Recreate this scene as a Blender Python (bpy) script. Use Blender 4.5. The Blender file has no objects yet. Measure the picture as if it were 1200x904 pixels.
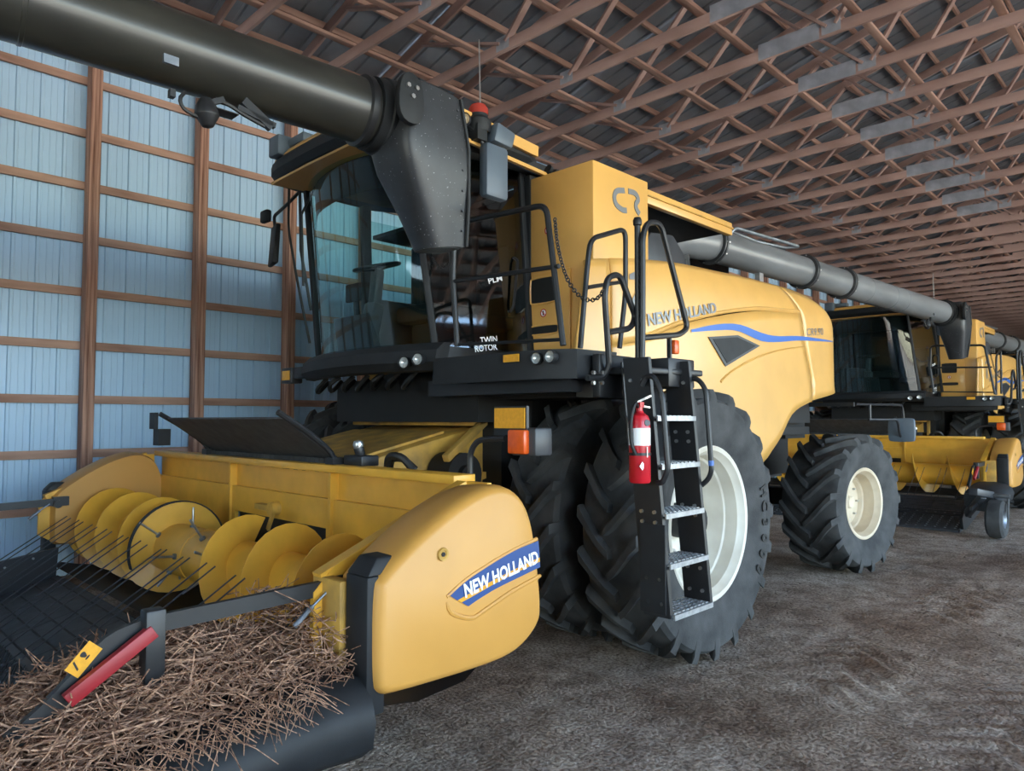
import bpy, bmesh, math, random
from mathutils import Vector as V, Matrix, noise as mnoise
random.seed(7)
R = math.radians
scene = bpy.context.scene
col = scene.collection

# ------------------------------------------------------------------ camera
CAM = V((0, 0, 1.74)); F = 840.0; YAW = R(44.5); PITCH = R(2.726)
cam = bpy.data.cameras.new('camera'); co = bpy.data.objects.new('camera', cam); col.objects.link(co)
cam.sensor_width = 36; cam.lens = F / 1200 * 36; cam.clip_start = 0.05; cam.clip_end = 500
fwd = V((math.cos(YAW) * math.cos(PITCH), math.sin(YAW) * math.cos(PITCH), math.sin(PITCH)))
rgt = V((math.sin(YAW), -math.cos(YAW), 0)); upv = rgt.cross(fwd)
co.location = CAM
co.rotation_euler = Matrix((rgt, upv, -fwd)).transposed().to_euler()
scene.camera = co

# ------------------------------------------------------------------ light
world = bpy.data.worlds.new('sky'); scene.world = world; world.use_nodes = True
wn = world.node_tree; bg = wn.nodes['Background']
sky = wn.nodes.new('ShaderNodeTexSky'); sky.sky_type = 'NISHITA'; sky.sun_disc = False
sky.sun_elevation = R(48); sky.sun_rotation = R(20); sky.altitude = 200; sky.dust_density = 0.6
wn.links.new(sky.outputs[0], bg.inputs[0]); bg.inputs[1].default_value = 0.5
sun = bpy.data.lights.new('sun', 'SUN'); so = bpy.data.objects.new('sun', sun); col.objects.link(so)
sun.energy = 9.0; sun.angle = R(1.0); sun.color = (1, .95, .88)
so.rotation_euler = V((-0.62, -0.12, -0.75)).to_track_quat('-Z', 'Y').to_euler()
vs = scene.view_settings
vs.view_transform = 'Standard'; vs.look = 'None'; vs.gamma = 1; vs.use_curve_mapping = False
vs.exposure = 1.92

# ------------------------------------------------------------------ helpers
def ray(x, y): return fwd * F + rgt * (x - 600) - upv * (y - 452)
def pY(x, y, Y): r = ray(x, y); return CAM + r * ((Y - CAM.y) / r.y)
def pX(x, y, X): r = ray(x, y); return CAM + r * ((X - CAM.x) / r.x)
def pZ(x, y, Z): r = ray(x, y); return CAM + r * ((Z - CAM.z) / r.z)

class MB:
    """collects shapes for one mesh"""
    def __init__(s): s.v = []; s.f = []
    def add(s, vs, fs):
        b = len(s.v); s.v += [V(p) for p in vs]; s.f += [tuple(i + b for i in f) for f in fs]; return s
    def box(s, a, b):
        x0, x1 = sorted((a[0], b[0])); y0, y1 = sorted((a[1], b[1])); z0, z1 = sorted((a[2], b[2]))
        return s.add([(x0,y0,z0),(x1,y0,z0),(x1,y1,z0),(x0,y1,z0),(x0,y0,z1),(x1,y0,z1),(x1,y1,z1),(x0,y1,z1)],
              [(3,2,1,0),(4,5,6,7),(0,1,5,4),(1,2,6,5),(2,3,7,6),(3,0,4,7)])
    def hexa(s, p):
        return s.add(p, [(3,2,1,0),(4,5,6,7),(0,1,5,4),(1,2,6,5),(2,3,7,6),(3,0,4,7)])
    def bar(s, p, q, w, h, up=(0,0,1)):
        p = V(p); q = V(q); d = (q - p).normalized(); u = V(up)
        sd = d.cross(u)
        if sd.length < 1e-4: sd = d.cross(V((0,1,0)))
        sd.normalize(); u = sd.cross(d).normalized(); a = sd * w / 2; b = u * h / 2
        return s.hexa([p-a-b, p+a-b, q+a-b, q-a-b, p-a+b, p+a+b, q+a+b, q-a+b])
    def tube(s, pts, r, n=8, closed=False):
        pts = [V(p) for p in pts]; m = len(pts); rs = r if isinstance(r, (list, tuple)) else [r] * m
        t0 = (pts[1] - pts[0]).normalized(); u = t0.orthogonal().normalized(); b = len(s.v)
        for i in range(m):
            if closed: t = (pts[(i+1) % m] - pts[i-1])
            else: t = pts[min(i+1, m-1)] - pts[max(i-1, 0)]
            t.normalize(); u = (u - t * u.dot(t)).normalized(); w = t.cross(u)
            for k in range(n):
                a = 2*math.pi*k/n; s.v.append(pts[i] + (u*math.cos(a) + w*math.sin(a)) * rs[i])
        for i in range(m if closed else m-1):
            for k in range(n):
                j = (i+1) % m
                s.f.append((b+i*n+k, b+i*n+(k+1) % n, b+j*n+(k+1) % n, b+j*n+k))
        if not closed:
            s.f.append(tuple(b+k for k in reversed(range(n)))); s.f.append(tuple(b+(m-1)*n+k for k in range(n)))
        return s
    def cyl(s, p, q, r, n=20, r2=None): return s.tube([p, q], [r, r if r2 is None else r2], n)
    def lathe(s, c, ax, prof, n=32):
        """prof: list of (radius, distance along ax)"""
        c = V(c); ax = V(ax).normalized(); u = ax.orthogonal().normalized(); w = ax.cross(u); b = len(s.v); m = len(prof)
        for k in range(n):
            a = 2*math.pi*k/n; d = u*math.cos(a) + w*math.sin(a)
            for r, h in prof: s.v.append(c + d*r + ax*h)
        for k in range(n):
            j = (k+1) % n
            for i in range(m-1): s.f.append((b+k*m+i, b+j*m+i, b+j*m+i+1, b+k*m+i+1))
        return s
    def rings(s, loops, cap0=True, cap1=True):
        n = len(loops[0]); b = len(s.v)
        for L in loops: s.v += [V(p) for p in L]
        for i in range(len(loops)-1):
            for k in range(n): s.f.append((b+i*n+k, b+i*n+(k+1) % n, b+(i+1)*n+(k+1) % n, b+(i+1)*n+k))
        if cap0: s.f.append(tuple(b+k for k in reversed(range(n))))
        if cap1: s.f.append(tuple(b+(len(loops)-1)*n+k for k in range(n)))
        return s
    def prismY(s, poly, y0, y1): return s.rings([[(x, y0, z) for x, z in poly], [(x, y1, z) for x, z in poly]])
    def prismX(s, poly, x0, x1): return s.rings([[(x0, y, z) for y, z in poly], [(x1, y, z) for y, z in poly]])
    def prismZ(s, poly, z0, z1): return s.rings([[(x, y, z0) for x, y in poly], [(x, y, z1) for x, y in poly]])
    def grid(s, rows):
        b = len(s.v); n = len(rows[0])
        for r in rows: s.v += [V(p) for p in r]
        for i in range(len(rows)-1):
            for k in range(n-1): s.f.append((b+i*n+k, b+i*n+k+1, b+(i+1)*n+k+1, b+(i+1)*n+k))
        return s
    def mesh(s, name, mat, O=V((0,0,0)), bevel=0, ang=35, recalc=True):
        me = bpy.data.meshes.new(name)
        me.from_pydata([tuple(v - O) for v in s.v], [], s.f); me.validate()
        bm = bmesh.new(); bm.from_mesh(me)
        if recalc: bmesh.ops.recalc_face_normals(bm, faces=bm.faces)
        if bevel:
            es = [e for e in bm.edges if len(e.link_faces) == 2 and e.calc_face_angle(0) > R(40)]
            bmesh.ops.bevel(bm, geom=es, offset=bevel, segments=2, profile=.5, affect='EDGES', clamp_overlap=True)
        bm.to_mesh(me); bm.free()
        me.polygons.foreach_set('use_smooth', [True] * len(me.polygons))
        me.set_sharp_from_angle(angle=R(ang))
        if mat: me.materials.append(mat)
        return me

ORG = V((0, 0, 0))            # world position of the thing being built
def link(name, me, parent=None, loc=(0,0,0), rot=(0,0,0)):
    o = bpy.data.objects.new(name, me); col.objects.link(o); o.location = loc; o.rotation_euler = rot
    if parent: o.parent = parent
    return o
def part(name, mb, mat, parent, bevel=0, ang=35, recalc=True):
    return link(name, mb.mesh(name, mat, ORG, bevel, ang, recalc), parent)
def thing(name, label, cat, loc, group=None):
    global ORG
    o = link(name, None, None, loc); o['label'] = label; o['category'] = cat; ORG = V(loc)
    if group: o['group'] = group
    return o
def copy_tree(o, parent=None):
    c = o.copy(); col.objects.link(c); c.parent = parent
    for ch in list(o.children): copy_tree(ch, c)
    return c
def fillet(pts, rad=.05, n=4):
    pts = [V(p) for p in pts]; out = [pts[0]]
    for i in range(1, len(pts)-1):
        a = pts[i-1]-pts[i]; b = pts[i+1]-pts[i]; d = min(rad, a.length*.45, b.length*.45)
        p = pts[i]+a.normalized()*d; q = pts[i]+b.normalized()*d
        for k in range(n+1):
            t = k/n; out.append(p*(1-t)**2 + pts[i]*2*t*(1-t) + q*t*t)
    return out + [pts[-1]]
def inset(poly, d):
    n = len(poly); out = []
    area = sum(poly[i][0]*poly[(i+1) % n][1]-poly[(i+1) % n][0]*poly[i][1] for i in range(n))
    sg = 1 if area > 0 else -1
    for i in range(n):
        a, b, c = V(poly[i-1]), V(poly[i]), V(poly[(i+1) % n])
        e1 = (b-a).normalized(); e2 = (c-b).normalized()
        nn = V((-e1.y-e2.y, e1.x+e2.x)); nn.normalize()
        k = max(.5, nn.dot(V((-e1.y, e1.x)))); out.append(tuple(b + nn*d*sg/k))
    return out
def smooth_closed(poly, it=2):
    for _ in range(it):
        q = []
        for i in range(len(poly)):
            a = V(poly[i]); b = V(poly[(i+1) % len(poly)]); q += [tuple(a*.75+b*.25), tuple(a*.25+b*.75)]
        poly = q
    return poly
def resample(pts, n):
    pts = [V(p) for p in pts]; L = [0]
    for a, b in zip(pts, pts[1:]): L.append(L[-1]+(b-a).length)
    out = []; j = 0
    for k in range(n):
        t = L[-1]*k/(n-1)
        while j < len(L)-2 and L[j+1] < t: j += 1
        out.append(pts[j].lerp(pts[j+1], (t-L[j])/max(1e-9, L[j+1]-L[j])))
    return out
def spline(pts, n):
    pts = [V(p) for p in pts]; P = [pts[0]*2-pts[1]] + pts + [pts[-1]*2-pts[-2]]; out = []
    for i in range(1, len(P)-2):
        for k in range(8):
            t = k/8
            out.append(.5*((2*P[i])+(P[i+1]-P[i-1])*t+(2*P[i-1]-5*P[i]+4*P[i+1]-P[i+2])*t*t+(3*P[i]-P[i-1]-3*P[i+1]+P[i+2])*t**3))
    return resample(out+[pts[-1]], n)
def text_mesh(txt, size=1.0, bold=0.0, ext=0.0):
    cu = bpy.data.curves.new('t', 'FONT'); cu.body = txt; cu.size = size; cu.offset = bold; cu.extrude = ext
    cu.resolution_u = 3
    o = bpy.data.objects.new('t', cu); col.objects.link(o)
    dg = bpy.context.evaluated_depsgraph_get(); me = bpy.data.meshes.new_from_object(o.evaluated_get(dg))
    bpy.data.objects.remove(o); bpy.data.curves.remove(cu)
    return me
def lettering(name, txt, p0, p1, height, mat, parent, normal=(0,-1,0), bold=.02, shear=0.0, surf=None):
    """letters from p0 to p1 (baseline ends, world), fitted to that width"""
    me = text_mesh(txt, 1.0, bold)
    xs = [v.co.x for v in me.vertices]; ys = [v.co.y for v in me.vertices]
    x0, x1, y0, y1 = min(xs), max(xs), min(ys), max(ys)
    p0 = V(p0); p1 = V(p1); e = p1-p0; n = V(normal).normalized(); up = n.cross(e).normalized()
    if up.z < 0: up = -up
    for v in me.vertices:
        u = (v.co.x-x0)/(x1-x0); h = (v.co.y-y0)/(y1-y0)*height
        w = p0 + e*u + up*h + e.normalized()*shear*h
        if surf: w = surf(w)
        v.co = w-ORG
    me.materials.clear(); me.materials.append(mat)
    return link(name, me, parent)

# ------------------------------------------------------------------ materials
def lin(r, g, b):
    f = lambda c: (c/255/12.92) if c/255 <= .04045 else ((c/255+.055)/1.055)**2.4
    return (f(r), f(g), f(b), 1)
def mat(name, c, rough=.5, metal=0.0, var=.12, scale=6.0, bump=0.0, bscale=60.0, c2=None, coat=0.0, stretch=None, emit=None, spec=.5):
    m = bpy.data.materials.new(name); m.use_nodes = True; nt = m.node_tree; b = nt.nodes['Principled BSDF']
    b.inputs['Roughness'].default_value = rough; b.inputs['Metallic'].default_value = metal
    b.inputs['Coat Weight'].default_value = coat; b.inputs['Coat Roughness'].default_value = .15
    b.inputs['Specular IOR Level'].default_value = spec
    tc = nt.nodes.new('ShaderNodeTexCoord'); mp = nt.nodes.new('ShaderNodeMapping')
    nt.links.new(tc.outputs['Object'], mp.inputs[0])
    if stretch: mp.inputs['Scale'].default_value = stretch
    nz = nt.nodes.new('ShaderNodeTexNoise'); nz.inputs['Scale'].default_value = scale; nz.inputs['Detail'].default_value = 5
    nt.links.new(mp.outputs[0], nz.inputs['Vector'])
    cr = nt.nodes.new('ShaderNodeValToRGB'); nt.links.new(nz.outputs['Fac'], cr.inputs[0])
    d = c2 or tuple(x*(1-var) for x in c[:3])+(1,)
    l = c if c2 else tuple(min(1, x*(1+var*.6)) for x in c[:3])+(1,)
    cr.color_ramp.elements[0].position = .32; cr.color_ramp.elements[1].position = .68
    cr.color_ramp.elements[0].color = d; cr.color_ramp.elements[1].color = l
    nt.links.new(cr.outputs[0], b.inputs['Base Color'])
    if bump:
        n2 = nt.nodes.new('ShaderNodeTexNoise'); n2.inputs['Scale'].default_value = bscale; n2.inputs['Detail'].default_value = 4
        nt.links.new(mp.outputs[0], n2.inputs['Vector'])
        bp = nt.nodes.new('ShaderNodeBump'); bp.inputs['Strength'].default_value = bump; bp.inputs['Distance'].default_value = .01
        nt.links.new(n2.outputs['Fac'], bp.inputs['Height']); nt.links.new(bp.outputs[0], b.inputs['Normal'])
    if emit: b.inputs['Emission Color'].default_value = emit[0]; b.inputs['Emission Strength'].default_value = emit[1]
    return m
M = {}
M['yellow'] = mat('yellow_paint', lin(220,168,90), .38, var=.07, scale=3, coat=.3)
M['yellow_pl'] = mat('yellow_plastic', lin(202,147,70), .45, var=.05, scale=3, bump=.03, bscale=150)
M['yellow_h'] = mat('header_yellow_paint', lin(226,168,58), .42, var=.14, scale=4, coat=.1)
M['yellow_dusty'] = mat('dusty_yellow_paint', lin(215,165,70), .6, scale=5, c2=lin(150,118,62))
M['black'] = mat('black_paint', lin(34,35,38), .42, var=.2, scale=8)
M['black_pl'] = mat('black_plastic', lin(34,36,39), .58, spec=.35, var=.2, scale=9, bump=.05, bscale=200)
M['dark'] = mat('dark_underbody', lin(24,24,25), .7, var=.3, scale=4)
M['rubber'] = mat('tyre_rubber', lin(72,72,72), .8, scale=5, c2=lin(42,43,44), bump=.15, bscale=90)
M['rubber_b'] = mat('belt_rubber', lin(70,74,80), .6, scale=12, c2=lin(52,55,60), bump=.1, bscale=120)
M['rim'] = mat('rim_paint', lin(226,222,210), .45, scale=2.5, c2=lin(196,188,172))
M['rim2'] = mat('rear_rim_paint', lin(220,205,180), .5, scale=3, c2=lin(190,172,145))
M['grey_tube'] = mat('grey_auger_paint', lin(124,127,131), .36, scale=3, c2=lin(98,100,103), stretch=(.3,1,1), coat=.2)
M['auger_dk'] = mat('dark_auger_tube', lin(58,57,52), .36, scale=4, c2=lin(38,38,36), stretch=(.4,1,1), coat=.25)  # darker auger tube colour, for the front combine only
M['grey_dk'] = mat('dark_grey_plastic', lin(58,60,64), .42, var=.15, scale=12)
M['steel'] = mat('bright_steel', lin(190,190,190), .3, metal=.9, var=.2, scale=20)
M['galv'] = mat('galvanised_steel', lin(150,156,164), .45, metal=.75, scale=8, c2=lin(110,116,124))
M['grate'] = mat('aluminium_tread', lin(176,178,180), .45, metal=.6, var=.25, scale=30)
M['red'] = mat('red_paint', lin(190,22,38), .35, var=.1, coat=.3)
M['redbar'] = mat('red_bar_paint', lin(150,32,40), .45, var=.2)
M['blue'] = mat('blue_decal', lin(32,70,130), .4, var=.05)
M['blue2'] = mat('light_blue_decal', lin(50,100,180), .4, var=.05)
M['white'] = mat('white_decal', lin(235,235,235), .5, var=.03)
M['silver'] = mat('silver_decal', lin(128,130,132), .35, metal=.3, var=.05)
M['orange'] = mat('orange_lens', lin(220,90,30), .25, var=.1, scale=30)
M['amber'] = mat('amber_reflector', lin(225,160,40), .35, var=.1, scale=50)
M['redlens'] = mat('red_lens', lin(165,62,52), .25, var=.1)
M['lens'] = mat('lamp_lens', lin(200,205,205), .12, metal=.4, var=.3, scale=60)
M['mirror_g'] = mat('mirror_shell', lin(88,100,112), .45, var=.08)
M['fabric'] = mat('seat_fabric', lin(24,24,25), .9, var=.3, scale=20)
M['beige'] = mat('cab_liner', lin(110,90,60), .8, var=.2)
M['wood'] = mat('lumber', lin(192,150,130), .8, scale=26, c2=lin(108,70,56), stretch=(1,1,.035), bump=.15, bscale=30)
M['wood_x'] = mat('lumber_along', lin(190,154,136), .8, scale=6, c2=lin(134,100,86), stretch=(.15,1,1), bump=.15, bscale=30)
M['wood_y'] = mat('truss_lumber', lin(202,172,160), .85, scale=3, c2=lin(156,126,116), stretch=(1,.2,.6), bump=.1, bscale=30)
M['roof'] = mat('roof_sheet', lin(140,146,152), .5, metal=.3, scale=1.2, c2=lin(112,117,124))
M['plate'] = mat('truss_plate', lin(186,192,200), .45, metal=0.0, scale=5, c2=lin(150,156,164))
M['wallsheet'] = mat('wall_sheet', lin(172,204,232), .42, var=.03, scale=1.2)
M['straw'] = mat('straw', lin(200,158,128), .8, scale=55, c2=lin(98,66,54))
M['clod'] = mat('dirt_clod', lin(128,112,98), .95, scale=9, c2=lin(86,72,62))
M['spout'] = mat('specked_black_plastic', lin(44,46,50), .42, scale=9, var=.2)
nt_ = M['spout'].node_tree; b_ = nt_.nodes['Principled BSDF']; src = b_.inputs['Base Color'].links[0].from_socket
n_ = nt_.nodes.new('ShaderNodeTexNoise'); n_.inputs['Scale'].default_value = 75; n_.inputs['Detail'].default_value = 2
n2_ = nt_.nodes.new('ShaderNodeTexNoise'); n2_.inputs['Scale'].default_value = 5
nt_.links.new([n for n in nt_.nodes if n.type == 'TEX_COORD'][0].outputs['Object'], n_.inputs['Vector'])
ml_ = nt_.nodes.new('ShaderNodeMath'); ml_.operation = 'MULTIPLY'; nt_.links.new(n_.outputs[0], ml_.inputs[0]); nt_.links.new(n2_.outputs[0], ml_.inputs[1])
r_ = nt_.nodes.new('ShaderNodeValToRGB'); r_.color_ramp.elements[0].position = .71; r_.color_ramp.elements[1].position = .74; nt_.links.new(n_.outputs[0], r_.inputs[0])
mx_ = nt_.nodes.new('ShaderNodeMix'); mx_.data_type = 'RGBA'; mx_.inputs[7].default_value = lin(150,152,155)
nt_.links.new(r_.outputs[0], mx_.inputs[0]); nt_.links.new(src, mx_.inputs[6]); nt_.links.new(mx_.outputs[2], b_.inputs['Base Color'])
M['hose'] = mat('hose_rubber', lin(20,20,21), .55)
M['yard_bounce'] = mat('pale_bounce_gravel', lin(200,190,172), .9, scale=8, var=.2)  # pale colour for the unseen yard, chosen to bounce more light indoors

def glass(name, tint, refl=.10):
    m = bpy.data.materials.new(name); m.use_nodes = True; nt = m.node_tree; nt.nodes.clear()
    o = nt.nodes.new('ShaderNodeOutputMaterial'); mx = nt.nodes.new('ShaderNodeMixShader')
    tr = nt.nodes.new('ShaderNodeBsdfTransparent'); gl = nt.nodes.new('ShaderNodeBsdfGlossy')
    lw = nt.nodes.new('ShaderNodeLayerWeight'); lw.inputs[0].default_value = .5
    pw = nt.nodes.new('ShaderNodeMath'); pw.operation = 'POWER'; pw.inputs[1].default_value = 4
    fr = nt.nodes.new('ShaderNodeMath'); fr.operation = 'MULTIPLY_ADD'; fr.inputs[1].default_value = .7; fr.inputs[2].default_value = refl*.6
    nt.links.new(lw.outputs['Facing'], pw.inputs[0]); nt.links.new(pw.outputs[0], fr.inputs[0])
    nz = nt.nodes.new('ShaderNodeTexNoise'); nz.inputs['Scale'].default_value = 2
    mr = nt.nodes.new('ShaderNodeMapRange'); mr.inputs[3].default_value = .01; mr.inputs[4].default_value = .05
    nt.links.new(nz.outputs[0], mr.inputs[0]); nt.links.new(mr.outputs[0], gl.inputs['Roughness'])
    tr.inputs[0].default_value = tint; gl.inputs[0].default_value = (.9,.95,.95,1)
    nt.links.new(fr.outputs[0], mx.inputs[0]); nt.links.new(tr.outputs[0], mx.inputs[1]); nt.links.new(gl.outputs[0], mx.inputs[2])
    nt.links.new(mx.outputs[0], o.inputs[0]); return m
M['glass'] = glass('teal_cab_glass', (.60,.80,.80,1), .06)
M['glass_d'] = glass('dark_door_glass', (.20,.28,.30,1), .16)

def dirt_material():
    m = bpy.data.materials.new('packed_dirt'); m.use_nodes = True; nt = m.node_tree; b = nt.nodes['Principled BSDF']
    b.inputs['Roughness'].default_value = .95; b.inputs['Specular IOR Level'].default_value = .2
    tc = nt.nodes.new('ShaderNodeTexCoord')
    def nz(s, d=6):
        n = nt.nodes.new('ShaderNodeTexNoise'); n.inputs['Scale'].default_value = s; n.inputs['Detail'].default_value = d
        nt.links.new(tc.outputs['Object'], n.inputs['Vector']); return n
    a, c, f = nz(.7), nz(5), nz(45, 8)
    r1 = nt.nodes.new('ShaderNodeValToRGB'); nt.links.new(a.outputs[0], r1.inputs[0])
    r1.color_ramp.elements[0].position = .38; r1.color_ramp.elements[0].color = lin(160,138,120)
    r1.color_ramp.elements[1].position = .62; r1.color_ramp.elements[1].color = lin(206,190,174)
    r2 = nt.nodes.new('ShaderNodeValToRGB'); nt.links.new(c.outputs[0], r2.inputs[0])
    r2.color_ramp.elements[0].position = .35; r2.color_ramp.elements[0].color = (.62,.58,.55,1)
    r2.color_ramp.elements[1].position = .62; r2.color_ramp.elements[1].color = (1,1,1,1)
    r3 = nt.nodes.new('ShaderNodeValToRGB'); nt.links.new(f.outputs[0], r3.inputs[0])
    r3.color_ramp.elements[0].position = .38; r3.color_ramp.elements[0].color = (.5,.46,.43,1)
    r3.color_ramp.elements[1].position = .62; r3.color_ramp.elements[1].color = (1.1,1.08,1.05,1)
    def mul(x, y):
        n = nt.nodes.new('ShaderNodeMix'); n.data_type = 'RGBA'; n.blend_type = 'MULTIPLY'; n.inputs[0].default_value = 1
        nt.links.new(x, n.inputs[6]); nt.links.new(y, n.inputs[7]); return n.outputs[2]
    nt.links.new(mul(mul(r1.outputs[0], r2.outputs[0]), r3.outputs[0]), b.inputs['Base Color'])
    bp = nt.nodes.new('ShaderNodeBump'); bp.inputs['Strength'].default_value = .7; bp.inputs['Distance'].default_value = .02
    nt.links.new(f.outputs[0], bp.inputs['Height']); nt.links.new(bp.outputs[0], b.inputs['Normal'])
    return m
M['dirt'] = dirt_material()

# ================================================================== SETTING
WY = 9.2                     # back wall sheet plane
X0, X1 = -15.0, 63.0         # shed ends
YO = -9.0                    # open side
BAY = 1.22
def tag(o, kind='structure'): o['kind'] = kind; return o

# floor: displaced dirt in view, flat beyond
def ground_h(x, y):
    h = mnoise.noise((x*.6, y*.6, 0))*.018 + mnoise.noise((x*2.2, y*2.2, 3))*.011 + mnoise.noise((x*7, y*7, 5))*.007
    return h - .012
def tracks(x, y):
    # chevron tyre prints in two lanes running along the shed
    h = 0
    for c, w in ((1.8, .75), (.75, .7)):
        d = (y - c - .12*math.sin(x*.35))/w*2
        if abs(d) < 1:
            ph = (x + abs(d)*.32)/.24
            h += (.5-.5*math.cos(2*math.pi*ph))**2 * .03*(1-d**4) * max(0, min(1, mnoise.noise((x*.7, y*.7, 9))*2+.6))
    return h
mb = MB(); xs = [-1+i*.055 for i in range(310)]; ys = [-3.2+i*.055 for i in range(130)]
def gz(x, y):
    e = min(1, (x-xs[0])/.8, (xs[-1]-x)/.8, (y-ys[0])/.8, (ys[-1]-y)/.8)
    return (ground_h(x, y)+tracks(x, y))*max(0, e)
mb.grid([[(x, y, gz(x, y)) for x in xs] for y in ys])
xa, xb, ya, yb = xs[0], xs[-1], ys[0], ys[-1]
for q in (((-80,-80),(xa,-80),(xa,80),(-80,80)), ((xb,-80),(140,-80),(140,80),(xb,80)), ((xa,-80),(xb,-80),(xb,ya),(xa,ya)), ((xa,yb),(xb,yb),(xb,80),(xa,80))):
    mb.add([(x, y, 0) for x, y in q], [(0,1,2,3)])
yard = tag(link('ground_bounce', MB().box((-60, -70, -.05), (120, YO-.3, .015)).mesh('ground_bounce', M['yard_bounce'])))  # unseen slab outside, added to bounce sunlight up onto the ceiling
fl = tag(link('floor', mb.mesh('floor', M['dirt'], recalc=False, ang=180)))

# back wall: ribbed sheets, posts and girts
wall = tag(link('wall_back', MB().box((X0, WY+.03, 0), (X1, WY+.06, 6.75)).mesh('wall_back', M['wallsheet'])))
def sheet(w):
    rows = []; prof = []; x = 0
    while x < w-.01:
        prof += [(x, 0), (x+.009, -.021), (x+.036, -.021), (x+.045, 0), (x+.105, 0), (x+.108, -.004), (x+.114, -.004), (x+.117, 0), (x+.168, 0), (x+.171, -.004), (x+.177, -.004), (x+.180, 0)]; x += .2286
    return prof + [(w, 0)]
pf = sheet(.9144)
mb = MB().grid([[(x, WY+y, .12) for x, y in pf], [(x, WY+y, 6.7) for x, y in pf]])
me = mb.mesh('wall_sheet', M['wallsheet'], ang=20, recalc=False)
k = 0; x = -2.0
while x < 20:
    link('wall_sheet', me, wall, (x, 0, 0)); x += .9144
mb = MB(); xx = x
while xx < X1: mb.grid([[(xx+a, WY+b, .12) for a, b in pf], [(xx+a, WY+b, 6.7) for a, b in pf]]); xx += .9144
o = link('wall_sheet_far', mb.mesh('wall_sheet_far', M['wallsheet'], ang=20, recalc=False), wall); o['kind'] = 'stuff'
# posts: three laminated plies, each a ply of the post
mp = MB().box((-.057, WY-.245, 0), (-.0195, WY-.06, 6.3)).mesh('post_ply', M['wood'], bevel=.004)
PX0 = 2.39
posts = [PX0 + BAY*i for i in range(-4, 22)]
for i, px in enumerate(posts):
    p = link('post', MB().box((-.019, WY-.245, 0), (.019, WY-.06, 6.3)).mesh('post', M['wood'], bevel=.004) if i == 0 else pm, wall, (px, 0, 0))
    if i == 0: pm = p.data
    link('post_ply', mp, p); link('post_ply', mp, p, (.0765, .006, -.02))
gm = MB().box((0, WY-.06, 0), (BAY*3-.006, WY-.021, .092)).mesh('girt', M['wood_x'], bevel=.003)
for r in range(10):
    z = .70 + .611*r
    x = PX0 - BAY*6 + BAY*(r % 3)
    while x < 22: link('girt', gm, wall, (x, 0, z)); x += BAY*3
    link('girt', MB().box((x, WY-.06, z), (X1, WY-.021, z+.092)).mesh('girt', M['wood_x']), wall)

# end walls and the header beam over the open long side
e = tag(link('wall_far_end', MB().box((X1, YO, 0), (X1+.1, WY+.06, 10)).mesh('wall_far_end', M['roof'])))
e2 = tag(link('wall_near_end', MB().box((X0-.1, YO, 0), (X0, -6, 10)).box((X0-.1, 7.5, 0), (X0, WY+.06, 10)).box((X0-.1, -6, 5.2), (X0, 7.5, 10)).mesh('wall_near_end', M['wallsheet'])))
e3 = tag(link('wall_light_stop', MB().box((X0, YO-.06, 0), (-5.0, YO, 6.75)).box((26.0, YO-.06, 0), (X1, YO, 6.75)).mesh('wall_light_stop', M['wallsheet'])))  # unseen wall ends, added to narrow the opening and darken the far end
mb = MB().box((X0, YO-.1, 5.7), (X1, YO+.1, 6.3)); 
ob = tag(link('trim_1', mb.mesh('trim_1', M['wood_x'])))
pm2 = MB().box((-.15, YO-.1, 0), (.15, YO+.1, 5.7)).mesh('post', M['wood'])
for x in range(-14, 62, 8): link('post', pm2, ob, (x, 0, 0))

# roof sheet, purlins, trusses
ZC = 6.28; RID = .1; SL = .27; ZE = 6.62
def roofz(y): return ZE + SL*(WY - abs(y-RID) - RID if y >= RID else (RID-YO) - (RID-y))
def rz(y): return ZE + SL*((WY-RID) - abs(y-RID))
rp = []
x = 0
while x < 3.04: rp += [(x,0),(x+.2,0),(x+.215,.025),(x+.24,.025),(x+.255,0)]; x += .305
rp.append((3.06, 0))
def roof_strip(xa, n):
    m = MB()
    for i in range(n):
        m.grid([[(xa+i*3.05+a, y, rz(y)+.20+b) for a, b in rp] for y in (WY+.4, RID, YO-.6)])
    return m
roof = tag(link('ceiling', roof_strip(-15.2, 26).mesh('ceiling', M['roof'], ang=15, recalc=False)))
pur = MB()
for k in range(15):
    y = WY-.25 - k*.61
    link('purlin', MB().box((X0, y-.019, rz(y)+.1), (X1, y+.019, rz(y)+.19)).mesh('purlin', M['wood_x']), roof)
for k in range(14):
    y = YO+.25 + k*.61
    link('purlin', MB().box((X0, y-.019, rz(y)+.1), (X1, y+.019, rz(y)+.19)).mesh('purlin', M['wood_x']), roof)
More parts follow.
